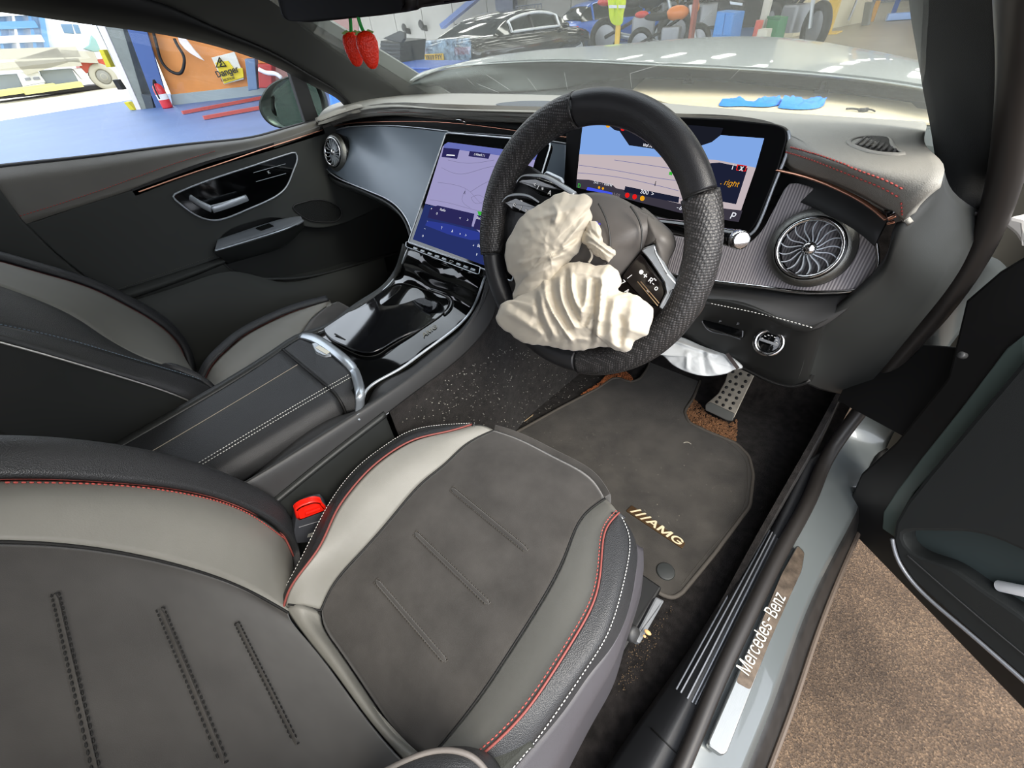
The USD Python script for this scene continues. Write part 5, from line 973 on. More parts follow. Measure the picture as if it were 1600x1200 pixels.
dt2 = thing('rusty_grit', 'orange brown grit along the front left edge of the floor mat', 'dirt', crumbs(800, inpoly(pool2, .346), .001, .0036), mat('rusty_dirt_orange', (150, 88, 50), .95, vary=.5, vscale=120), False, kind='stuff')
cpoly = Polygon([(620, 660), (700, 590), (790, 540), (900, 560), (940, 590), (800, 675), (740, 660)])
def ontun():
    f_ = inpoly(cpoly, .338)
    def g_():
        p = f_(); q = on(tun_m, *proj(p), .0005); return q if q is not None and q[2] > .338 else p
    return g_
dt3 = thing('crumbs', 'pale crumbs scattered over the carpet beside the console', 'crumbs', crumbs(420, ontun(), .0008, .0021), mat('pale_crumb', (150, 148, 140), .7), False, kind='stuff')
mpoly = Polygon([(830, 680), (960, 610), (1060, 620), (1090, 690), (1150, 720), (1150, 790), (1060, 850), (960, 760)])
thing('crumbs', 'scattered pale specks on the driver floor mat', 'crumbs', crumbs(170, inpoly(mpoly, .348), .0004, .0013), mat('pale_speck', (140, 134, 120), .7), False, kind='stuff')
fpoly = Polygon([(985, 1010), (1010, 990), (1060, 935), (1000, 1060), (960, 1090)])
thing('crumbs', 'fine crumbs on the dark carpet beside the seat levers', 'crumbs', crumbs(200, inpoly(fpoly, .337), .0005, .0013), mat('tan_crumb', (120, 100, 76), .8), False, kind='stuff')
thing('straw_stem', 'pale straw stem lying on the carpet beside the floor mat edge', 'straw', tube(Z(.339, (820, 658), (833, 648)), .0011, 6), mat('straw', (190, 165, 125), .7), True)
thing('straw_stem', 'tiny bent straw fragment near the middle of the floor mat', 'straw', tube(spl(Z(.350, (1068, 692), (1075, 691), (1080, 694)), 8), .0009, 6), mat('straw_pale', (170, 165, 150), .7), True)
thing('leaf_scrap', 'small pale orange scrap on the grey seat height lever', 'scrap', cat(ball(A(1012, 988, z=.488), .004, (1.4, .8, .6), 1), ball(A(1007, 994, z=.486), .0025, (1, .8, .6), 1)), mat('scrap', (215, 165, 110), .8), True)

# ================================================================ MIRROR, VISOR, STRAWBERRIES
mi = thing('rear_view_mirror', 'dark rear view mirror at the top of the windscreen above the strawberries', 'mirror')
mn = unit((.25, -.95, -.05)); MP = (np.array([0, -.075, 1.22]), mn)
mo_ = PL(MP, (447, 34), (438, 27), (431, 0), (428, -40), (600, -60), (640, 0), (636, 19), (590, 25), (480, 36))
mi.part('housing', slab(rounded(mo_, .006), mn, .03, .006), mat('mirror_housing', (28, 25, 24), .7, spec=.25), True)
mi.part('glass', slab(rounded(mo_.mean(0) + (mo_ - mo_.mean(0)) * .93, .006) + mn * .0006, mn, .001), mat('dim_mirror', (22, 21, 21), .5, spec=.2), True)
mi.part('stem', bar(mo_.mean(0) + [0, .03, .02], mo_.mean(0) + [0, .11, .09], .03, .03, bev=.006), M_['black'])
vs = thing('sun_visor', 'folded up dark driver sun visor at the top edge of the windscreen', 'sun visor')
VP_ = (np.array([.3, -.06, 1.22]), unit((.1, -.8, -.5))); vo = PL(VP_, (648, 17), (690, 11), (765, 1), (840, -12), (850, -60), (650, -60)); vs.part('panel', slab(rounded(vo, .008), VP_[1], .018, .005), mat('visor_cloth', (44, 38, 35), .9), True)
vs.part('hinge_rod', tube([vo[4], vo[4] + [.06, .02, .02]], .005, 8), M_['black'])
def berry(label, cpx, top, tip, y, strap):
    b = thing('strawberry_charm', label, 'hanging ornament', group=None)
    p0_, p1_ = A(*top, y=y), A(*tip, y=y); ax = unit(p0_ - p1_); Lb = np.linalg.norm(p0_ - p1_); prof = [(0, 0), (.08, .01), (.17, .08), (.255, .25), (.325, .48), (.35, .68), (.31, .85), (.2, .95), (.05, 1.0), (0, 1.0)]
    v, f = lathe([(r * Lb, h * Lb) for r, h in prof], p1_, ax, 36, (0, 1, 0)); nf = unit(EYE - p0_); c = (p0_ + p1_) / 2; v = v - np.outer((v - c) @ nf, nf) * .45
    b.part('fruit', (v, f), M_['berry'], True); side = unit(np.cross(nf, ax))
    lf = []
    for k in range(7):
        a = (k - 3) * .42; d = side * math.sin(a) - ax * math.cos(a) * .35 + nf * .2; s = p0_ - ax * Lb * .03; lf.append(slab(np.array([s - ax * .002, s + d * .5 * Lb * .3 + ax * .003, s + d * Lb * .34, s + d * .5 * Lb * .3 - ax * .004]), nf, .0012))
    b.part('leaf_cap', cat(lf), M_['leaf']); b.part('strap', tube(spl([p0_ - ax * .002, A(*strap[0], y=y), A(*strap[1], y=y)], 14), .0028, 6, flat=.5), M_['leaf2'], True)
M_['berry'] = mat('berry_red', (248, 48, 16), .35, bump=.45, bscale=420, bdist=.0015, btype='voronoi'); M_['leaf'] = mat('leaf_cap_green', (120, 160, 70), .5); M_['leaf2'] = mat('strap_green', (40, 165, 70), .5)
berry('left hanging strawberry charm, tip pointing down, green strap', None, (548, 48), (559, 104), -.045, ((548, 38), (546, 18)))
berry('right hanging strawberry charm, overlapping its twin, with glossy red skin', None, (568, 48), (584, 108), -.055, ((563, 38), (558, 18)))

# passenger wing mirror
wm = thing('wing_mirror', 'passenger side wing mirror with greenish glass seen through the side window', 'mirror')
MX = -.97; wo = spl(X(MX, (404, 168), (408, 150), (420, 133), (440, 122), (470, 116), (495, 126), (508, 150), (512, 175), (500, 192), (470, 197), (440, 201), (418, 192)), 60, True); wnn = unit((.75, -.62, .1))
c = wo.mean(0); rows = [c + (wo - c) * s - wnn * h for s, h in ((.25, .11), (.6, .10), (.85, .075), (.97, .04), (1.0, .01), (.985, -.003), (.93, -.002), (.92, .008))]
wm.part('housing', grid(np.array(rows), False, True), mat('mirror_shell', (58, 64, 62), .35), True)
wm.part('glass', slab(c + (wo - c) * .93 + wnn * -.002, wnn, .004), mat('mirror_glass', (165, 190, 172), .03, metal=1), True)
db = thing('quarter_window_bar', 'black divider bar of the passenger side quarter window in front of the wing mirror', 'window bar', slab(X(-.752, (452, 112), (471, 114), (480, 130), (499, 186), (477, 190)), (1, 0, 0), .016, .003), M_['black'])

# ================================================================ BONNET AND SCUTTLE
bo = thing('bonnet', 'silver bonnet beyond the windscreen reflecting rows of roof lights', 'car bonnet')
br = ZV((640, 128, 1.058), (700, 105, 1.06), (780, 98, 1.056), (860, 95, 1.052), (1000, 100, 1.04), (1150, 107, 1.027), (1300, 118, 1.018), (1446, 138, 1.012), (1500, 150, 1.01))
bc = YV((690, 112, .95), (745, 100, 1.05), (800, 89, 1.2), (860, 80, 1.35), (1000, 68, 1.7), (1140, 57, 1.8), (1250, 61, 1.7), (1330, 73, 1.5), (1440, 96, 1.2), (1520, 124, 1.0))
bmid = spl(br, 40) * .5 + spl(bc, 40) * .5 + [0, 0, .012]; bfr = spl(bc, 40) + [0, .45, -.10]; bf2 = spl(bc, 40) + [0, .75, -.35]
bo.part('bonnet_skin', shell(loftg([br, bmid, bc, bfr, bf2], 70, 40), .003, (0, 0, 1)), mat('bonnet_paint', (128, 134, 131), .35, metal=0, coat=.7, cr=.03), True)
bl = ZV((655, 150, .98), (720, 147, .975), (850, 140, .97), (1000, 124, .968), (1150, 129, .968), (1300, 144, .968), (1430, 163, .968), (1500, 172, .968))
bo.part('bonnet_gap_shade', loft([br + [0, .004, -.006], spl(br, 30) * .5 + spl(bl, 30) * .5 + [0, .05, -.0], bl + [0, .03, 0]], 60, 8, .01), mat('bonnet_gap_shade', (66, 72, 70), .8), True)  # dark sheet standing in for the shaded gap under the raised bonnet
sc_ = thing('scuttle_panel', 'dark scuttle panel between the bonnet and the base of the windscreen', 'panel')
g = np.array([[[x, y0 + (1.35 - y0) * t, .962] for t in np.linspace(0, 1, 6)] for x, y0 in [(x, .74 - .17 * (x / .66) ** 2) for x in np.linspace(-.9, .85, 24)]]); sc_.part('panel', shell(g, .02, (0, 0, 1)), mat('scuttle', (62, 68, 66), .7), True)
sh = thing('beige_sheet', 'flat beige sheet lying on the scuttle behind the windscreen glass', 'sheet', slab(Z(.968, (1008, 122), (1150, 129), (1300, 145), (1424, 160), (1434, 169), (1460, 172), (1462, 192), (1250, 180), (1060, 166), (985, 143)), (0, 0, 1), .004, .001), mat('beige_sheet', (196, 182, 150), .7, vary=.05, vscale=8))
clm = mat('blue_cloth', (40, 120, 225), .8)
for bcq, lab, hh in (([(1129, 166), (1130, 158), (1138, 155), (1148, 160), (1170, 163), (1188, 161), (1198, 155), (1210, 154), (1212, 165), (1195, 167), (1165, 166)], 'crumpled bright blue cloth strip on the beige sheet, the piece nearer the steering wheel', .012), ([(1216, 168), (1222, 165), (1240, 162), (1252, 157), (1262, 159), (1275, 154), (1277, 169), (1250, 171), (1230, 170)], 'crumpled bright blue cloth scrap on the beige sheet, the piece nearer the driver pillar', .016)):
    o = spl(Z(.970, *bcq), 120, True); c = o.mean(0); rows = []
    for s, h in zip(np.linspace(1, 0, 12), hh * (1 - np.linspace(1, 0, 12) ** 2)):
        p = o * s + np.column_stack([o[:, 0], np.full(len(o), c[1]), o[:, 2]]) * (1 - s); p[:, 2] = .970 + h * (.15 + 1.9 * meshkit.fbm(p * 60, 3, 3) ** 2); rows.append(p)
    thing('blue_cloth', lab, 'cloth', grid(np.array(rows), False, True), clm, True)
for (a, b), lab in (((1075, 128), 'black clip at the far edge of the beige sheet nearest the steering wheel'), ((1284, 142), 'black clip at the far edge of the beige sheet nearest the driver pillar')):
    q = A(a, b, z=.972); t = thing('edge_clip', lab, 'clip'); t.part('base', box(q + [-.016, -.010, -.004], q + [.016, .010, .004], .003), M_['black']); t.part('head', box(q + [-.006, -.006, .004], q + [.006, .006, .02], .002), M_['black'])
thing('dark_twig', 'thin dark twig lying on the beige sheet near the driver pillar', 'twig', tube(spl(Z(.972, (1322, 170), (1335, 170), (1348, 172), (1357, 171), (1367, 174)), 20), [.002] * 8 + [.004] * 5 + [.0015] * 7, 6), M_['black'], True)
# fine scratches and chips on the windscreen are part of it
H5 = 4.4                                      # height of the workshop
# ================================================================ WORKSHOP
conc = usdkit.material(stage, '/World/Looks/concrete_floor', {'t': ('texture_coordinate', {}), 'n': ('noise_texture', dict(scale=.8, detail=5.0, roughness=.65)), 'r': ('rgb_ramp', dict(ramp=[(.3, srgb(FLOOR_A)), (.7, srgb(FLOOR_B))])), 'p': ('principled_bsdf', dict(roughness=.38))},
    [('t.object', 'n.vector'), ('n.fac', 'r.fac'), ('r.color', 'p.base_color')], surface='p.BSDF')
struct('floor', (np.array([[-4.2, -14, 0], [.82, -14, 0], [.82, 45, 0], [-4.2, 45, 0]], float), np.array([[0, 1, 2], [0, 2, 3]])), conc, False)
struct('floor_2', (np.array([[-19.5, -14, 0], [-4.2, -14, 0], [-4.2, 45, 0], [-19.5, 45, 0]], float), np.array([[0, 1, 2], [0, 2, 3]])), mat('blue_floor', (84, 110, 156), .5, vary=.1, vscale=.7), False, 'blue grey workshop floor beyond the passenger window')
struct('floor_3', (np.array([[.82, 9, 0], [30, 9, 0], [30, 45, 0], [.82, 45, 0]], float), np.array([[0, 1, 2], [0, 2, 3]])), conc, False)
aggr = usdkit.material(stage, '/World/Looks/aggregate', {'t': ('texture_coordinate', {}), 'v': ('voronoi_texture', dict(scale=320.0, randomness=1.0)), 'n': ('noise_texture', dict(scale=9.0, detail=3.0)), 'sx': ('separate_color', {}), 'r': ('rgb_ramp', dict(ramp=[(0, srgb((72, 58, 46))), (.35, srgb((86, 70, 55))), (.75, srgb((100, 81, 63))), (1, srgb((128, 105, 82)))])),
    'm': ('mix_color', dict(blend_type='multiply', fac=.55)), 'r2': ('rgb_ramp', dict(ramp=[(.35, (.45, .42, .40)), (.65, (1, 1, 1))])), 'b': ('bump', dict(strength=.6, distance=.002)), 'p': ('principled_bsdf', dict(roughness=.8))},
    [('t.object', 'v.vector'), ('t.object', 'n.vector'), ('v.color', 'sx.color'), ('sx.r', 'r.fac'), ('n.fac', 'r2.fac'), ('r.color', 'm.a'), ('r2.color', 'm.b'), ('m.result', 'p.base_color'), ('v.distance', 'b.height'), ('b.normal', 'p.normal')], surface='p.BSDF')
struct('ground', (np.array([[.82, -14, 0], [30, -14, 0], [30, 9, 0], [.82, 9, 0]], float), np.array([[0, 1, 2], [0, 2, 3]])), aggr, False, 'brown exposed aggregate ground outside the open driver door')
wp_white = mat('wall_panel_white', (134, 132, 126), .6, vary=.03, vscale=2)
wb_ = struct('wall_back')
for k in range(9):
    x = A(972, 20, y=18.5)[0] - 2.35 * (9 - k); wb_.part('wall_panel', box((x, 18.5, 0), (x + 2.31, 18.6, H5), .01), wp_white)
wl = struct('wall_right'); P0, P1 = A(1238, 58, z=0), A(1352, 34, z=0)
d = unit(P1 - P0); nn = np.array([d[1], -d[0], 0])
cream = mat('cream_block', (206, 198, 172), .75, vary=.03, vscale=1.5)
for k in range(4):
    a, b = P0 + (P1 - P0) * k / 4, P0 + (P1 - P0) * (k + 1) / 4; wl.part('wall_panel', slab(np.array([a, b - d * .02, b - d * .02 + [0, 0, H5], a + [0, 0, H5]]), nn, .25, .01), cream)
dk = mat('workshop_dark', (52, 54, 52), .8, vary=.3, vscale=1.5)
wd_ = struct('wall_far'); wd_.part('dark_sheeting', box((-14, 21.0, 0), (-4.0, 21.15, H5)), dk); wd_.part('far_sheeting', box((-6, 33.0, 0), (10, 33.2, H5)), mat('far_wall', (120, 124, 128), .8))
ce = struct('ceiling_2'); ce.part('roof_sheet', box((-19, 3.2, H5), (12, 45, H5 + .1)), mat('roof_sheet', (120, 122, 120), .8))  # unseen roof, placed to shade the workshop and mirror in the bonnet
skl = glow('unseen_skylight', (255, 252, 244), SKY_E)
for i in range(15): ce.part('unseen_skylight_row', cat([box((-18.5 + i * 2.0, 4.5 + j * 2.9, H5 - .07), (-18.5 + i * 2.0 + .30, 4.5 + j * 2.9 + 1.7, H5 - .03)) for j in range(13)]), skl)  # unseen light rows, laid out for the bonnet reflections and workshop brightness
steel = mat('navy_steel', (44, 56, 84), .5); steel2 = mat('blue_steel', (62, 88, 140), .5)
def column(label, px0, px1, y, m):
    a, b = A(px0, 60, y=y), A(px1, 60, y=y); t = thing('steel_column', label, 'column'); w = b[0] - a[0]
    t.part('front_flange', box((a[0], y, 0), (b[0], y + .03, H5)), m); t.part('rear_flange', box((a[0], y + .3, 0), (b[0], y + .33, H5)), m); t.part('web', box(((a[0] + b[0]) / 2 - .02, y + .03, 0), ((a[0] + b[0]) / 2 + .02, y + .3, H5)), m); t.part('base_plate', box((a[0] - .08, y - .08, 0), (b[0] + .08, y + .4, .03)), m)
column('navy steel column behind the dark saloon car', 778, 804, 17.8, steel)
column('navy steel column beside the yellow hi-vis jacket', 917, 946, 17.8, steel)
q0, q1 = A(700, 34, y=18.0), A(748, -6, y=18.0); thing('roof_brace', 'diagonal blue steel brace against the pale wall above the dark saloon', 'steel brace', bar(q0 - (q1 - q0) * .2, q1 + (q1 - q0) * 1.2, .3, .2), steel2)

# cars: local x across, y forward, z up, rear at y = 0
def car(name, label, x, y, paint, sc=.84, L=4.6, Wd=1.82, sedan=True, trim=True, plate_=None, wrap=False, hz=1.0, yaw=0.0):
    t = thing(name, label, 'car'); cy, sy_ = math.cos(yaw), math.sin(yaw)
    def T(m):
        v, f = (np.asarray(m.vertices), np.asarray(m.faces)) if hasattr(m, 'vertices') else m
        v = v * [sc, sc, sc * hz]; return np.column_stack([x + v[:, 0] * cy - v[:, 1] * sy_, y + v[:, 0] * sy_ + v[:, 1] * cy, v[:, 2]]), f
    st_ = [(0, .80, .62, .84), (.06, .88, .45, .93), (.3, .90, .30, 1.0), (.9, .91, .22, 1.0), (2.0, .91, .2, .97), (3.2, .91, .22, .96), (3.8, .90, .25, .90), (4.35, .84, .3, .80), (4.55, .7, .4, .66), (4.6, .5, .5, .6)] if sedan else [(0, .78, .5, .9), (.1, .86, .35, .98), (.6, .88, .22, 1.0), (1.8, .88, .2, .98), (2.6, .88, .22, .96), (3.1, .86, .25, .88), (3.5, .8, .3, .78), (3.6, .6, .4, .66)]
    st_ = np.array(st_); st_[:, 0] *= L / st_[-1, 0]; yy = np.linspace(0, L, 40); w, zb, zt = (np.interp(yy, st_[:, 0], st_[:, k]) for k in (1, 2, 3)); w = w * Wd / 1.82
    sec = np.array([[[-wi * .85, yi, b], [-wi * .98, yi, b + .1], [-wi, yi, (b + tt) / 2], [-wi * .97, yi, tt - .08], [-wi * .86, yi, tt], [0, yi, tt + .03], [wi * .86, yi, tt], [wi * .97, yi, tt - .08], [wi, yi, (b + tt) / 2], [wi * .98, yi, b + .1], [wi * .85, yi, b]] for yi, wi, b, tt in zip(yy, w, zb, zt)])
    v, f = grid(sec, False, True); n = len(v); v = np.vstack([v, sec[0].mean(0), sec[-1].mean(0)]); k = np.arange(11); f = np.vstack([f, np.stack([(k + 1) % 11, k, np.full(11, n)], 1), np.stack([n - 11 + k, n - 11 + (k + 1) % 11, np.full(11, n + 1)], 1)])
    t.part('body', T((v, f)), paint, 40)
    gs = np.array([(.75, .0), (1.35, .30), (1.9, .42), (2.5, .44), (2.9, .36), (3.45, .02)] if sedan else [(.12, .05), (.5, .42), (1.1, .50), (1.8, .48), (2.2, .36), (2.7, .02)]); gs[:, 0] *= L / (4.6 if sedan else 3.6); gy = np.linspace(gs[0, 0], gs[-1, 0], 26); gh = CubicSpline(gs[:, 0], gs[:, 1])(gy).clip(0, .6); zb2 = np.interp(gy, st_[:, 0], st_[:, 3]); hw = Wd / 2
    G = np.array([[[-hw * .9, yi, b - .03], [-hw * (.9 - .45 * h), yi, b + h * .9], [-hw * (.78 - .45 * h), yi, b + h], [0, yi, b + h * 1.05], [hw * (.78 - .45 * h), yi, b + h], [hw * (.9 - .45 * h), yi, b + h * .9], [hw * .9, yi, b - .03]] for yi, h, b in zip(gy, gh, zb2)])
    t.part('glasshouse', T(grid(G)), GL, 40)
    i0, i1 = (5, 20) if sedan else (3, 21); RF = G[i0:i1, 1:6] + [0, 0, .012]; t.part('roof', T(shell(RF, .01, (0, 0, 1))), paint, 40)
    for sgn, c0, c1 in ((-1, 0, 1), (1, 6, 5)):
        off = np.array([sgn * .012, 0, .004])
        for i in ((5, 12, 20) if sedan else (4, 12, 21)):
            a, b = G[i, c0] + off, G[min(i, 24), c1] + off; 
            t.part('window_pillar', T(bar(a, b + [0, .0, 0], .05, .05, (0, 1, 0))), paint if not trim else M_['black'])
        if trim:
            lo, hi = G[5:22, c0] * .88 + G[5:22, c1] * .12 + off * 1.6, G[5:22, c0] * .12 + G[5:22, c1] * .88 + off * 1.6; t.part('window_chrome', T(tube(np.vstack([lo, hi[::-1]]), .036, 6, True)), M_['chromew'], True)
        q = np.array([sgn * (hw + .02), gs[-1, 0] - .35, .98]); t.part('door_mirror', T(ball(q, .1, (1, .6, .75))), paint, True)
        lt = np.array([sgn * hw * .66, .0, .78]); t.part('tail_light', T(box(lt - [.19, .03, .07], lt + [.19, .1, .07], .03)), M_['tail'])
        for wy in (L * .19, L * .81):
            wh = T(lathe([(.0, .09), (.2, .1), (.24, .09), (.25, .11), (.32, .11), (.335, .08), (.335, -.08), (.0, -.08)], np.array([sgn * (hw - .13), wy, .335]), (sgn, 0, 0), 28)); wn2 = t.part('tyre', wh, M_['black'], True); wn2.sub('wheel_rim', T(lathe([(.0, .125), (.05, .12), (.22, .105), (.235, .115)], np.array([sgn * (hw - .13), wy, .335]), (sgn, 0, 0), 20)), M_['satin'], True)
    t.part('rear_bumper', T(box((-hw * .86, -.05, .36), (hw * .86, .12, .56), .04)), paint)
    if plate_:
        pz = .70; t.part('number_plate', T(box((-.27, -.20, pz - .065), (.27, -.18, pz + .065), .01)), mat('plate_yellow', (214, 172, 40), .5)); c = T((np.array([[0, -.204, pz]]), np.array([[0, 0, 0]])))[0][0]; t.part('plate_text', text(plate_, .075, c, (cy, sy_, 0), (0, 0, 1), .003, True), M_['black'], False)
    if wrap:
        g = np.array([[[xx, -.085 + .03 * math.sin(xx * 9 + zz * 5) + .05 * meshkit.noise(np.array([xx * 5, zz * 9, 1.]), 2), zz] for zz in np.linspace(.42, 1.02, 12)] for xx in np.linspace(-.88, .92, 30) if True]); t.part('plastic_wrap', T(shell(g + [0, -.02, 0], .004, (0, -1, 0))), mat('wrap_film', (150, 176, 196), .25, vary=.6, vscale=9, bump=1, bscale=14, bdist=.05, extra=dict(alpha=.4)), True)
    return t
GL = mat('car_glass', (26, 34, 32), .05, coat=.5); M_['tail'] = mat('tail_lamp', (200, 40, 30), .25, coat=.5); M_['chromew'] = mat('window_chrome', (235, 238, 240), .35, metal=.2)
blackp = mat('black_paint', (22, 26, 28), .1, coat=.8); bluep = mat('blue_paint', (24, 96, 196), .2, coat=.8)
car('saloon_car', 'dark saloon car with chrome window surround and film over its damaged rear', -7.85, 7.0, blackp, sc=1.05, hz=.8, yaw=.04, plate_='YK69 FYY', wrap=True)
car('hatchback_car', 'bright blue hatchback parked to the right of the dark saloon', -9.34, 13.6, bluep, sc=1.0, hz=.8, yaw=-.5, L=3.6, Wd=1.68, sedan=False, trim=False)

# wire cage trolley
cg = thing('cage_trolley', 'tall wire cage trolley between the dark saloon and the blue hatchback', 'trolley'); wire = mat('wire_zinc', (92, 100, 112), .4, metal=.6); CY = 12.6; x0, x1 = A(806, 20, y=CY)[0], A(846, 20, y=CY)[0]; ztop = A(825, 8, y=CY)[2]
for i in range(9): xx = x0 + (x1 - x0) * i / 8; cg.part('upright_wire', tube([(xx, CY, .15), (xx, CY, ztop)], .012, 5), wire)
for zz in (.16, .6, ztop): cg.part('cross_wire', tube([(x0, CY, zz), (x1, CY, zz)], .014, 5), wire)
cg.part('base', box((x0, CY - .03, .12), (x1, CY + .35, .16)), wire)
for dx in (x0 + .05, x1 - .05): cg.part('castor', lathe([(.0, .02), (.06, .02), (.06, -.02), (.0, -.02)], np.array([dx, CY + .1, .06]), (1, 0, 0), 14), M_['black'], True)
# hi-vis jacket on a stand
hv = thing('hi_vis_jacket', 'yellow hi-vis jacket hanging on a stand beside the navy column', 'jacket'); yv = mat('hi_vis', (205, 225, 30), .8)
o = spl(np.array([(953, -20), (962, -26), (972, -18), (978, 5), (974, 24), (971, 38), (958, 38), (952, 25), (950, 5)], float), 60, True); c = o.mean(0); rows = []
for s, h in zip(np.linspace(1, 0, 9), .12 * (1 - np.linspace(1, 0, 9) ** 2)):
    p = c + (o - c) * s; rows.append(np.array([A(*q, y=8.9 - h - .06 * math.sin(q[0] * .9) * (1 - s)) for q in p]))
hv.part('jacket_body', grid(np.array(rows), False, True), yv, True); hv.part('reflective_band', slab(Y(8.76, (951, 8), (977, 8), (976, 13), (951, 13)), (0, -1, 0), .02, .004), mat('silver_band', (200, 205, 205), .4))
sx = A(966, 38, y=9.1)[0]; tp = thing('yellow_post', 'thin yellow stand post under the hi-vis jacket', 'post'); tp.part('post', tube([(sx, 9.1, .02), (sx, 9.1, 1.0)], .05, 10), mat('post_yellow', (220, 180, 60), .5)); tp.part('foot', box((sx - .2, 8.9, 0), (sx + .2, 9.3, .03), .02), M_['black'])
# motorcycles
def bike(label, px, y, col, h=1.05, yaw=.4):
    t = thing('motorcycle', label, 'motorcycle', group=None); xx = A(px, 40, y=y)[0]; R2 = np.array([[math.cos(yaw), -math.sin(yaw), 0], [math.sin(yaw), math.cos(yaw), 0], [0, 0, 1]])
    T = lambda m: (np.asarray(m[0]) @ R2.T * h + [xx, y, 0], m[1]); a = np.linspace(0, 2 * np.pi, 28, endpoint=False)
    for wx in (-.68, .68):
        c = np.array([wx, 0, .31]); tw_ = t.part('tyre', T(tube(c + .26 * np.stack([np.cos(a), a * 0, np.sin(a)], 1), .06, 10, True)), M_['black'], True); tw_.sub('wheel_disc', T(lathe([(.0, .02), (.2, .02), (.21, .0), (.2, -.02), (.0, -.02)], c, (0, 1, 0), 20)), M_['dsatin'], True)
    t.part('frame', T(cat(tube([(-.68, .06, .31), (-.2, .06, .5), (.35, .05, .8)], .03, 8), tube([(-.68, -.06, .31), (-.2, -.06, .5), (.35, -.05, .8)], .03, 8))), M_['black'], True)
    t.part('fork', T(cat(tube([(.68, .08, .31), (.42, .08, .95)], .028, 8), tube([(.68, -.08, .31), (.42, -.08, .95)], .028, 8))), M_['satin'], True); t.part('handlebar', T(tube(spl([(.36, -.36, 1.0), (.42, -.15, 1.0), (.42, .15, 1.0), (.36, .36, 1.0)], 12), .018, 8)), M_['black'], True)
    t.part('fuel_tank', T(ball((.15, 0, .83), .26, (1, .55, .55))), col, True); t.part('seat', T(ball((-.3, 0, .8), .3, (1.1, .4, .28))), M_['black'], True); t.part('engine', T(box((-.15, -.15, .25), (.28, .15, .6), .05)), M_['dsatin']); t.part('exhaust', T(tube(spl([(.25, .17, .35), (-.1, .18, .27), (-.7, .2, .45)], 12), .05, 10)), M_['satin'], True); t.part('headlamp', T(ball((.55, 0, .9), .11, (.7, 1, 1))), col, True); t.part('tail_piece', T(ball((-.7, 0, .86), .14, (1.2, .5, .5))), M_['tail'], True)
mr, mg, mo2 = mat('bike_red', (150, 30, 36), .3, coat=.6), mat('bike_grey', (96, 100, 100), .35, coat=.4), mat('bike_orange', (220, 120, 30), .35, coat=.4)
bike('dark motorcycle just right of the hi-vis jacket', 1000, 13.0, blackp, 1.35, .4); bike('grey motorcycle in the dark workshop, second from the hi-vis jacket', 1034, 19.4, mg, 1.6, 1.2); bike('motorcycle with orange tank to the left of the blue cabinet', 1046, 12.0, mo2, 1.0, .2); bike('dark grey motorcycle directly left of the blue cabinet', 1094, 15.6, blackp, 1.5, 1.1); bike('dark red motorcycle next to the cream wall', 1236, 12.8, mr, 1.35, -.8)
def cab(name, label, cat_, pts, y, th, m, parts=()):
    t = thing(name, label, cat_); q = Y(y, *pts); q[q[:, 2] < (q[:, 2].min() + q[:, 2].max()) / 2, 2] = 0.0; t.part('body', slab(q, (0, -1, 0), th, .02), m)
    for nm, p2, m2 in parts: t.part(nm, slab(Y(y - .02, *p2), (0, -1, 0), .03, .005), m2)
    return t
cab('tool_cabinet', 'bright blue tool cabinet standing in the dark workshop', 'cabinet', [(1120, 18), (1148, 20), (1143, 58), (1112, 56)], 9.6, .5, mat('cabinet_blue', (40, 118, 190), .5), [('door', [(1121, 20), (1133, 21), (1128, 55), (1114, 54)], mat('cabinet_door', (46, 124, 196), .5)), ('door', [(1134, 21), (1146, 22), (1141, 56), (1129, 55)], M_.setdefault('cdo', mat('cabinet_door_b', (44, 120, 192), .5)))])
cab('engine_hoist', 'black machine with a silver arm on top of the blue tool cabinet', 'machine', [(1122, 2), (1140, -4), (1156, 4), (1154, 19), (1122, 18)], 10.4, .3, M_['black'], [('arm', [(1140, 2), (1160, 5), (1159, 9), (1141, 7)], M_['satin'])])
cab('wheelie_bin', 'green wheelie bin left of the dark red motorcycle', 'bin', [(1200, 27), (1219, 29), (1214, 57), (1195, 55)], 10.6, .5, mat('bin_green', (20, 112, 62), .5), [('lid', [(1199, 25), (1220, 27), (1219, 31), (1198, 29)], mat('bin_lid', (16, 92, 52), .5))])
cab('red_stand', 'orange red upright stand between the blue cabinet and the green bin', 'stand', [(1181, 32), (1188, 33), (1180, 57), (1173, 56)], 10.2, .2, mat('stand_red', (200, 78, 60), .5))
cab('red_stand', 'slim red brown upright stand left of the blue cabinet', 'stand', [(1083, -4), (1088, -4), (1082, 54), (1076, 54)], 10.3, .15, M_.setdefault('stb', mat('stand_brown', (150, 76, 60), .6)))
cab('white_upright', 'white steel upright leaning between the blue cabinet and the green bin', 'post', [(1195, -8), (1206, -8), (1192, 46), (1184, 46)], 10.9, .15, mat('upright_white', (196, 192, 182), .6))
cab('pale_box', 'small pale box on the floor at the foot of the white upright', 'box', [(1184, 46), (1200, 46), (1198, 57), (1181, 57)], 9.9, .25, M_.setdefault('pbx', mat('box_pale', (190, 186, 172), .7)))
cab('parts_shelf', 'cluttered shelf of brown and yellow parts behind the motorcycles', 'shelf', [(1055, -14), (1076, -14), (1074, 20), (1054, 20)], 20.5, .4, mat('shelf_brown', (120, 104, 66), .8, vary=.5, vscale=6))
cab('parts_shelf', 'grey steel shelf standing against the dark sheeting behind the grey motorcycle', 'shelf', [(1008, -14), (1048, -14), (1046, 24), (1008, 22)], 20.5, .4, M_.setdefault('shg', mat('shelf_grey', (84, 88, 88), .8, vary=.5, vscale=5)), [('shelf_board', [(1008, 4), (1047, 4), (1047, 7), (1008, 7)], M_['satin'])])
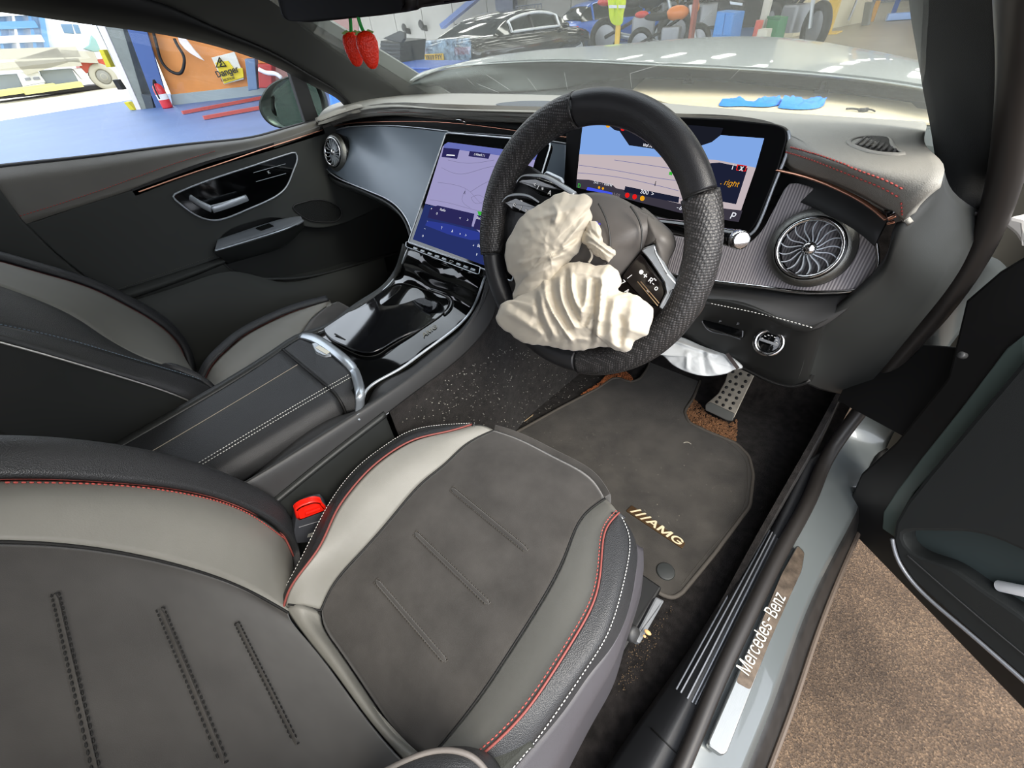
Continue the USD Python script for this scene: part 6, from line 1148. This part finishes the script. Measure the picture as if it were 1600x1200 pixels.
# yellow crane post, racking by the cream wall
WR = (P0 + nn * .3, nn); yp = thing('yellow_hoist_post', 'yellow swing post bolted to the floor in front of the cream wall', 'post'); ymat = mat('post_paint', (214, 176, 60), .5); q = PL((P0 + nn * .5, nn), (1290, 50), (1297, 28), (1304, 7))
yp.part('post', bar(q[0] * [1, 1, 0], q[0] * [1, 1, 0] + [0, 0, 1.5], .24, .24), ymat); tq = q[0] * [1, 1, 0] + [0, 0, 1.5]; yp.part('cable', tube(spl([tq, tq + d * .9 + [0, 0, .1], tq + d * 1.3 + [0, 0, -.6], tq + d * 1.2 + [0, 0, -1.3]], 16), .03, 6), M_['dsatin'], True); yp.part('base_plate', box(q[0] * [1, 1, 0] - [.35, .35, 0], q[0] * [1, 1, 0] + [.35, .35, .03], .02), ymat)
rk = thing('pallet_racking', 'blue and red pallet racking at the far end of the cream wall', 'racking'); RY = 20.5; X_ = lambda p: A(p, 20, y=RY)[0]; rb = mat('racking_blue', (52, 84, 150), .5); ro = mat('racking_orange', (206, 150, 60), .5)
for p in (1362, 1392, 1422): rk.part('upright', box((X_(p), RY, 0), (X_(p) + .12, RY + .1, 4)), rb if p != 1362 else ro)
for zz in (.5, 1.3, 2.2): rk.part('beam', box((X_(1362), RY, zz), (X_(1440), RY + .1, zz + .14)), rb)
rk.part('stored_boards', cat([box((X_(1366) + k * .3, RY + .1, .65), (X_(1366) + k * .3 + .22, RY + .8, 1.2)) for k in range(7)]), mat('boards', (190, 110, 110), .7, vary=.4, vscale=3))
ff = thing('floor_tube', 'white and blue tube lying on the floor before the pallet racking', 'tube', bar(A(1386, 27, z=.1), A(1426, 24, z=.1), .25, .18, bev=.05), mat('tube_blue', (150, 180, 235), .5))
cab('grey_locker', 'grey narrow locker between the cream wall and the pallet racking', 'locker', [(1351, 4), (1362, 4), (1356, 38), (1346, 38)], 19.0, .4, mat('locker_grey', (112, 112, 104), .6))
# crates at the left of the windscreen
cr = thing('plastic_crate', 'black ventilated plastic crate with an open lid left of the dark saloon', 'crate'); cbk = mat('crate_black', (38, 42, 44), .55)
q = Y(5.6, (594, 64), (626, 66), (625, 99), (594, 97)); cr.part('body', slab(q, (0, -1, 0), .6, .02), cbk)
for i in range(5): cr.part('slat', slab(Y(5.57, (594, 68 + i * 6), (625, 69 + i * 6), (625, 71.5 + i * 6), (594, 70.5 + i * 6)), (0, -1, 0), .03), mat('crate_slat', (62, 66, 68), .5) if i == 0 else M_.setdefault('cbs', mat('crate_slat_b', (60, 64, 66), .5)))
cr.part('lid', slab(Y(5.5, (598, 60), (622, 47), (630, 50), (632, 60), (628, 67), (612, 64)), (0, -1, .3), .05, .01), cbk)
blb = mat('bin_blue', (52, 92, 168), .5, vary=.08, vscale=3)
for k, (a, lab) in enumerate((([(590, 104), (671, 106), (669, 150), (590, 150)], 'blue plastic bin below the black crate, behind the pillar'), ([(673, 106), (708, 108), (706, 150), (671, 150)], 'blue plastic bin whose corner shows against the bonnet edge'))):
    t = thing('blue_bin', lab, 'bin'); q = Y(5.0 + .02 * k, *a); q[2:, 2] = 0; t.part('body', slab(q, (0, -1, 0), .9, .02), blb); t.part('rim', slab(Y(4.96, (a[0][0], a[0][1]), (a[1][0], a[1][1]), (a[1][0], a[1][1] + 3), (a[0][0], a[0][1] + 3)), (0, -1, 0), .05, .01), blb)
for p, lab in (((638, 50), 'small dark bracket foot on the wall left of the saloon roof'), ((664, 45), 'small dark hook on the pale wall above the saloon boot')):
    q = A(*p, y=18.4); thing('wall_hook', lab, 'hook', cat(bar(q + [0, .15, 0], q + [0, -.2, .08], .16, .22), ball(q + [0, -.24, .2], .18, (1, .5, 1), 1)), M_['black'])

# ---------------------------------------------------------------- seen through the passenger window
WL = (np.array([-15.3, 3.4, 0]), unit((.78, -.62, 0))); wn3 = WL[1]
def wsl(t, name, pts, m, th=.1, lift=0.0, bev=.01, label=None):
    return t.part(name, slab(PL((WL[0] + wn3 * lift, wn3), *pts), wn3, th, bev), m, label=label)
pier = thing('end_pier', 'grey blockwork pier with a striped hazard corner at the workshop entrance', 'pier')
wsl(pier, 'blockwork', [(130, 0), (179, 0), (229, 172), (215, 174)], mat('pier_grey', (128, 132, 124), .8, vary=.1, vscale=4), .6, .0)
wsl(pier, 'white_corner', [(128, -10), (141, -10), (222, 174), (214, 174)], mat('corner_white', (222, 214, 214), .6), .7, .02)
for i, (a, c) in enumerate((((150, 60), (170, 105)), ((171, 107), (188, 140)), ((189, 142), (207, 172)))):
    e = (c[0] - a[0]) * .14; wsl(pier, 'hazard_block', [(a[0] + 4, a[1] + 18), (a[0] + 11, a[1] + 18), (c[0] + 4, c[1]), (c[0] - 4, c[1])], M_.setdefault('hzy', mat('hazard_yellow', (206, 192, 40), .6)) if i != 1 else M_['black'], .2, .04)
wsl(pier, 'dark_plinth', [(220, 147), (236, 150), (241, 172), (230, 174)], mat('plinth_dark', (70, 76, 80), .7), .3, .06)
bc_ = thing('steel_column', 'tall blue steel column between the grey pier and the orange panel', 'column'); wsl(bc_, 'front_flange', [(178, -10), (212, -10), (266, 172), (245, 172)], steel2, .04, .12); wsl(bc_, 'web', [(190, -10), (200, -10), (256, 172), (250, 172)], steel2, .4, .08)
op = struct('wall_left'); wsl(op, 'orange_panel', [(205, 0), (420, 0), (420, 133), (268, 150)], mat('orange_panel', (212, 138, 72), .7, vary=.08, vscale=2), .15, -.1); wsl(op, 'skirting', [(266, 148), (430, 130), (430, 152), (270, 168)], mat('skirting_grey', (150, 160, 160), .4), .15, -.06); wsl(op, 'white_upstand', [(395, -10), (560, -10), (560, 150), (398, 150)], mat('upstand_pink', (190, 150, 142), .7), .15, -.3)
hs = thing('hose', 'black hose hanging in a loop on the orange panel', 'hose', tube(spl(PL((WL[0] + wn3 * .08, wn3), (238, 45), (246, 75), (255, 100), (268, 112), (280, 115), (287, 104), (286, 85), (278, 72), (272, 60)), 40), .035, 8), M_['black'], True)
sg = thing('danger_sign', 'yellow electrical danger sign on white board fixed to the orange panel', 'sign'); wsl(sg, 'white_board', [(330, 90), (366, 81), (377, 108), (381, 124), (350, 132)], mat('sign_white', (214, 212, 200), .6), .04, .06); wsl(sg, 'yellow_board', [(336, 98), (356, 95), (366, 108), (379, 106), (381, 121), (350, 131)], M_.setdefault('sgy', mat('sign_yellow', (222, 196, 30), .6)), .04, .09)
SPn = (WL[0] + wn3 * .12, wn3); u = unit(AP(366, 107, SPn) - AP(340, 114, SPn)); v = np.cross(wn3, u); sg.part('sign_text', text('Danger', .125, AP(355, 112, SPn), u, v, .01, True), M_['black'], False); sg.part('sign_text', text('Electrical', .06, AP(356, 123, SPn), u, v, .01), M_['black'], False)
tri = PL(SPn, (338, 105), (353, 103), (343, 90)); sg.part('warning_triangle', slab(tri, wn3, .02), M_['hzy']); sg.part('warning_triangle_edge', tube(tri, .022, 5, True), M_['black']); sg.part('lightning_mark', tube(PL((SPn[0] + wn3 * .02, wn3), (345, 94), (343, 98), (346, 99), (344, 103)), .018, 5), M_['black'])
fe = thing('fire_extinguisher', 'red fire extinguisher at the foot of the blue steel column', 'fire extinguisher'); q = PL((WL[0] + wn3 * .5, wn3), (262, 167))[0] * [1, 1, 0]; fr_ = mat('extinguisher_red', (206, 34, 44), .3, coat=.5)
fe.part('cylinder', lathe([(a_ * .62, b_ * .62) for a_, b_ in [(.0, .0), (.19, .0), (.2, .04), (.2, .62), (.17, .76), (.08, .84), (.0, .86)]], q, (0, 0, 1), 26, (0, 1, 0)), fr_, True); fe.part('valve', lathe([(a_ * .62, b_ * .62) for a_, b_ in [(.0, .98), (.05, .97), (.06, .86), (.0, .84)]], q, (0, 0, 1), 16, (0, 1, 0)), M_['black'], True); fe.part('label', lathe([(a_ * .62, b_ * .62) for a_, b_ in [(.201, .3), (.203, .31), (.203, .48), (.201, .49)]], q, (0, 0, 1), 26, (0, 1, 0)), M_['white'], True); fe.part('discharge_hose', tube(spl([q + [0, 0, .59], q + [.12, -.09, .5], q + [.15, -.12, .22]], 14), .018, 8), M_['black'], True)
rr = mat('rail_red', (190, 84, 74), .6)
for a, b, lab in (((285, 176), (412, 152), 'red steel floor rail nearest the orange panel'), ((318, 184), (418, 166), 'red steel floor rail nearer to the car')): thing('floor_rail', lab, 'rail', bar(A(*a, z=.04), A(*b, z=.04), .09, .06), rr)
tf = thing('torn_film', 'torn whitish plastic film hanging at the top of the orange panel', 'film'); g = PL((WL[0] + wn3 * .3, wn3), (272, 42), (278, 45), (290, 60), (304, 78), (319, 95), (310, 91), (298, 84), (288, 76), (280, 66)); tf.part('film', slab(g, wn3, .03, .005), mat('film_white', (226, 214, 204), .6), True)
rc = thing('red_machine', 'red machine with white pipes partly hidden by the wing mirror', 'machine'); RM = (WL[0] + wn3 * .6, wn3); rc.part('cabinet', slab(PL(RM, (402, 100), (425, 100), (425, 138), (404, 138)), wn3, .4, .03), mat('machine_red', (170, 50, 48), .5)); rc.part('pipe', tube(spl(PL((RM[0] + wn3 * .1, wn3), (404, 108), (418, 114), (432, 116), (440, 122)), 14), .05, 8), M_['white'], True); rc.part('post', slab(PL(RM, (382, 92), (398, 92), (402, 140), (388, 142)), wn3, .3, .02), mat('machine_blue', (96, 120, 150), .5))
bbx = thing('blue_tank', 'blue tank standing between the wing mirror and the pillar', 'tank'); BM = (np.array([-6.0, 3.2, 0]), unit((.7, -.7, 0))); tq = PL(BM, (511, 138), (530, 138), (542, 172), (538, 190), (516, 190)); tq[3:, 2] = 0; bbx.part('body', slab(rounded(tq, .03), BM[1], .5, .04), mat('tank_blue', (70, 130, 225), .45)); bbx.part('lid', slab(PL((BM[0] + BM[1] * .03, BM[1]), (510, 136), (531, 137), (533, 141), (511, 141)), BM[1], .5, .02), steel2)

# yard with the car transporter
yard = mat('yard_concrete', (206, 198, 176), .8, vary=.06, vscale=.4)
struct('ground_2', (np.array([[-19.5, -30, .0], [-19.5, 14, .0], [-160, 60, .0], [-160, -90, .0]], float), np.array([[0, 1, 2], [0, 2, 3]])), yard, False, 'bright open yard beyond the workshop entrance')
LN = unit((1, -.10, 0)); LP0 = A(165, 138.5, z=0)
lo2 = thing('car_transporter', 'white and red car transporter lorry standing in the bright yard', 'lorry')
def ls_(name, pts, m, th=.6, lift=0.0, sub=None, bev=.03): return (sub or lo2).part(name, slab(PL((LP0 + LN * lift, LN), *pts), LN, th, bev), m)
lw = mat('lorry_white', (240, 240, 240), .4); lg = mat('lorry_grey', (140, 148, 150), .5); lb2 = mat('lorry_window', (110, 140, 165), .2); lrd = mat('lorry_red', (206, 84, 60), .5); lcr = mat('lorry_cream', (186, 180, 160), .6)
cb = ls_('cab', [(46, -10), (128, -10), (146, 52), (163, 92), (122, 98), (82, 83), (74, 66)], lw, 2.2); ls_('cab_window', [(94.5, 37.6), (112, 37.6), (116, 53), (100.6, 51.6)], lb2, .1, .05, cb); ls_('cab_window', [(113.5, 38), (122, 38.5), (127, 52.5), (119, 52.5)], lb2, .1, .05, cb); ls_('cab_window', [(142, 54), (150, 62), (158, 80), (146, 81), (130, 76), (139, 70)], mat('lorry_window_green', (150, 184, 176), .2), .1, .05, cb)
ls_('red_skirt', [(122, 98), (163, 92), (167, 103), (149, 103), (140, 112), (130, 118)], lrd, 2.0, .05)
q = PL((LP0 + LN * .1, LN), (162, 120))[0]; wR = np.linalg.norm(PL((LP0 + LN * .1, LN), (162, 139))[0] - q); wt = lo2.part('wheel', lathe([(.0, .05), (.25 * wR, .12), (.3 * wR, .02), (.55 * wR, .0), (.6 * wR, .1), (.95 * wR, .08), (wR, .0), (wR, -.4), (.0, -.4)], q, LN, 36), lcr, True); wt.sub('hub', lathe([(.0, .1), (.2 * wR, .09), (.5 * wR, .04), (.52 * wR, .0)], q + LN * .02, LN, 24), mat('hub_grey', (150, 148, 138), .5), True)
for pts in ([(61, 110), (112, 107), (125, 131), (73, 136)], [(-30, 119), (26, 115), (38, 140), (-30, 152)]): ls_('side_locker', pts, lg, .8, .1)
wb2 = ls_('white_box', [(26, 114), (58, 110), (72, 129), (38, 135)], lw, .8, .2); ls_('box_slot', [(38, 122), (47, 121), (49, 125), (40, 126)], M_['dsatin'], .05, .24, wb2, .0); ls_('box_slot', [(51, 121), (61, 120), (63, 124), (53, 125)], M_['dsatin'], .05, .24, wb2, .0); ls_('front_box', [(114, 108), (127, 106), (140, 120), (128, 124)], lw, .6, .15)
ls_('underside_shade', [(-30, 150), (178, 131), (178, 137), (-30, 158)], mat('lorry_shadow', (52, 50, 48), .8), 2.0, -.1)  # dark slab standing in for the shade beneath the lorry
for a, b, w in (((-30, 86), (122, 81), .34), ((-30, 106), (125, 97), .26), ((31, 106), (98, 86), .5), ((98, 87), (150, 90), .4)):
    a, b = PL((LP0 + LN * .25, LN), a, b); lo2.part('deck_beam', bar(a, b, .3, w), lcr)
lbl = mat('transporter_blue', (104, 152, 196), .5)
for k in range(12):
    a, b = PL((LP0 + LN * .2, LN), (-34 + k * 8.5, 6), (-20 + k * 8.5, 84)); lo2.part('deck_upright', bar(a, b, .22, .22 if k % 3 else .5), lbl if k % 2 else lw)
for yy in (18, 38, 60): a, b = PL((LP0 + LN * .3, LN), (-30, yy + 3), (40 + yy * .45, yy)); lo2.part('deck_rail', bar(a, b, .2, .22), lw if yy != 38 else lbl)
for p in ((41, 141), (84, 138)): q = PL((LP0 + LN * .6, LN), p)[0]; lo2.part('yellow_chock', box(q - [.2, 1.0, .08], q + [.2, 1.0, .12], .05), mat('chock_yellow', (222, 210, 130), .6) if p[0] < 50 else M_.setdefault('chk', mat('chock_yellow_b', (222, 210, 130), .6)))
ybw = struct('wall_yard', (slab(np.array([[-75, -60, 0], [-75, 40, 0], [-75, 40, 3.4], [-75, -60, 3.4]], float), (1, 0, 0), .2)), mat('yard_wall', (214, 216, 214), .8), False)
write_all()
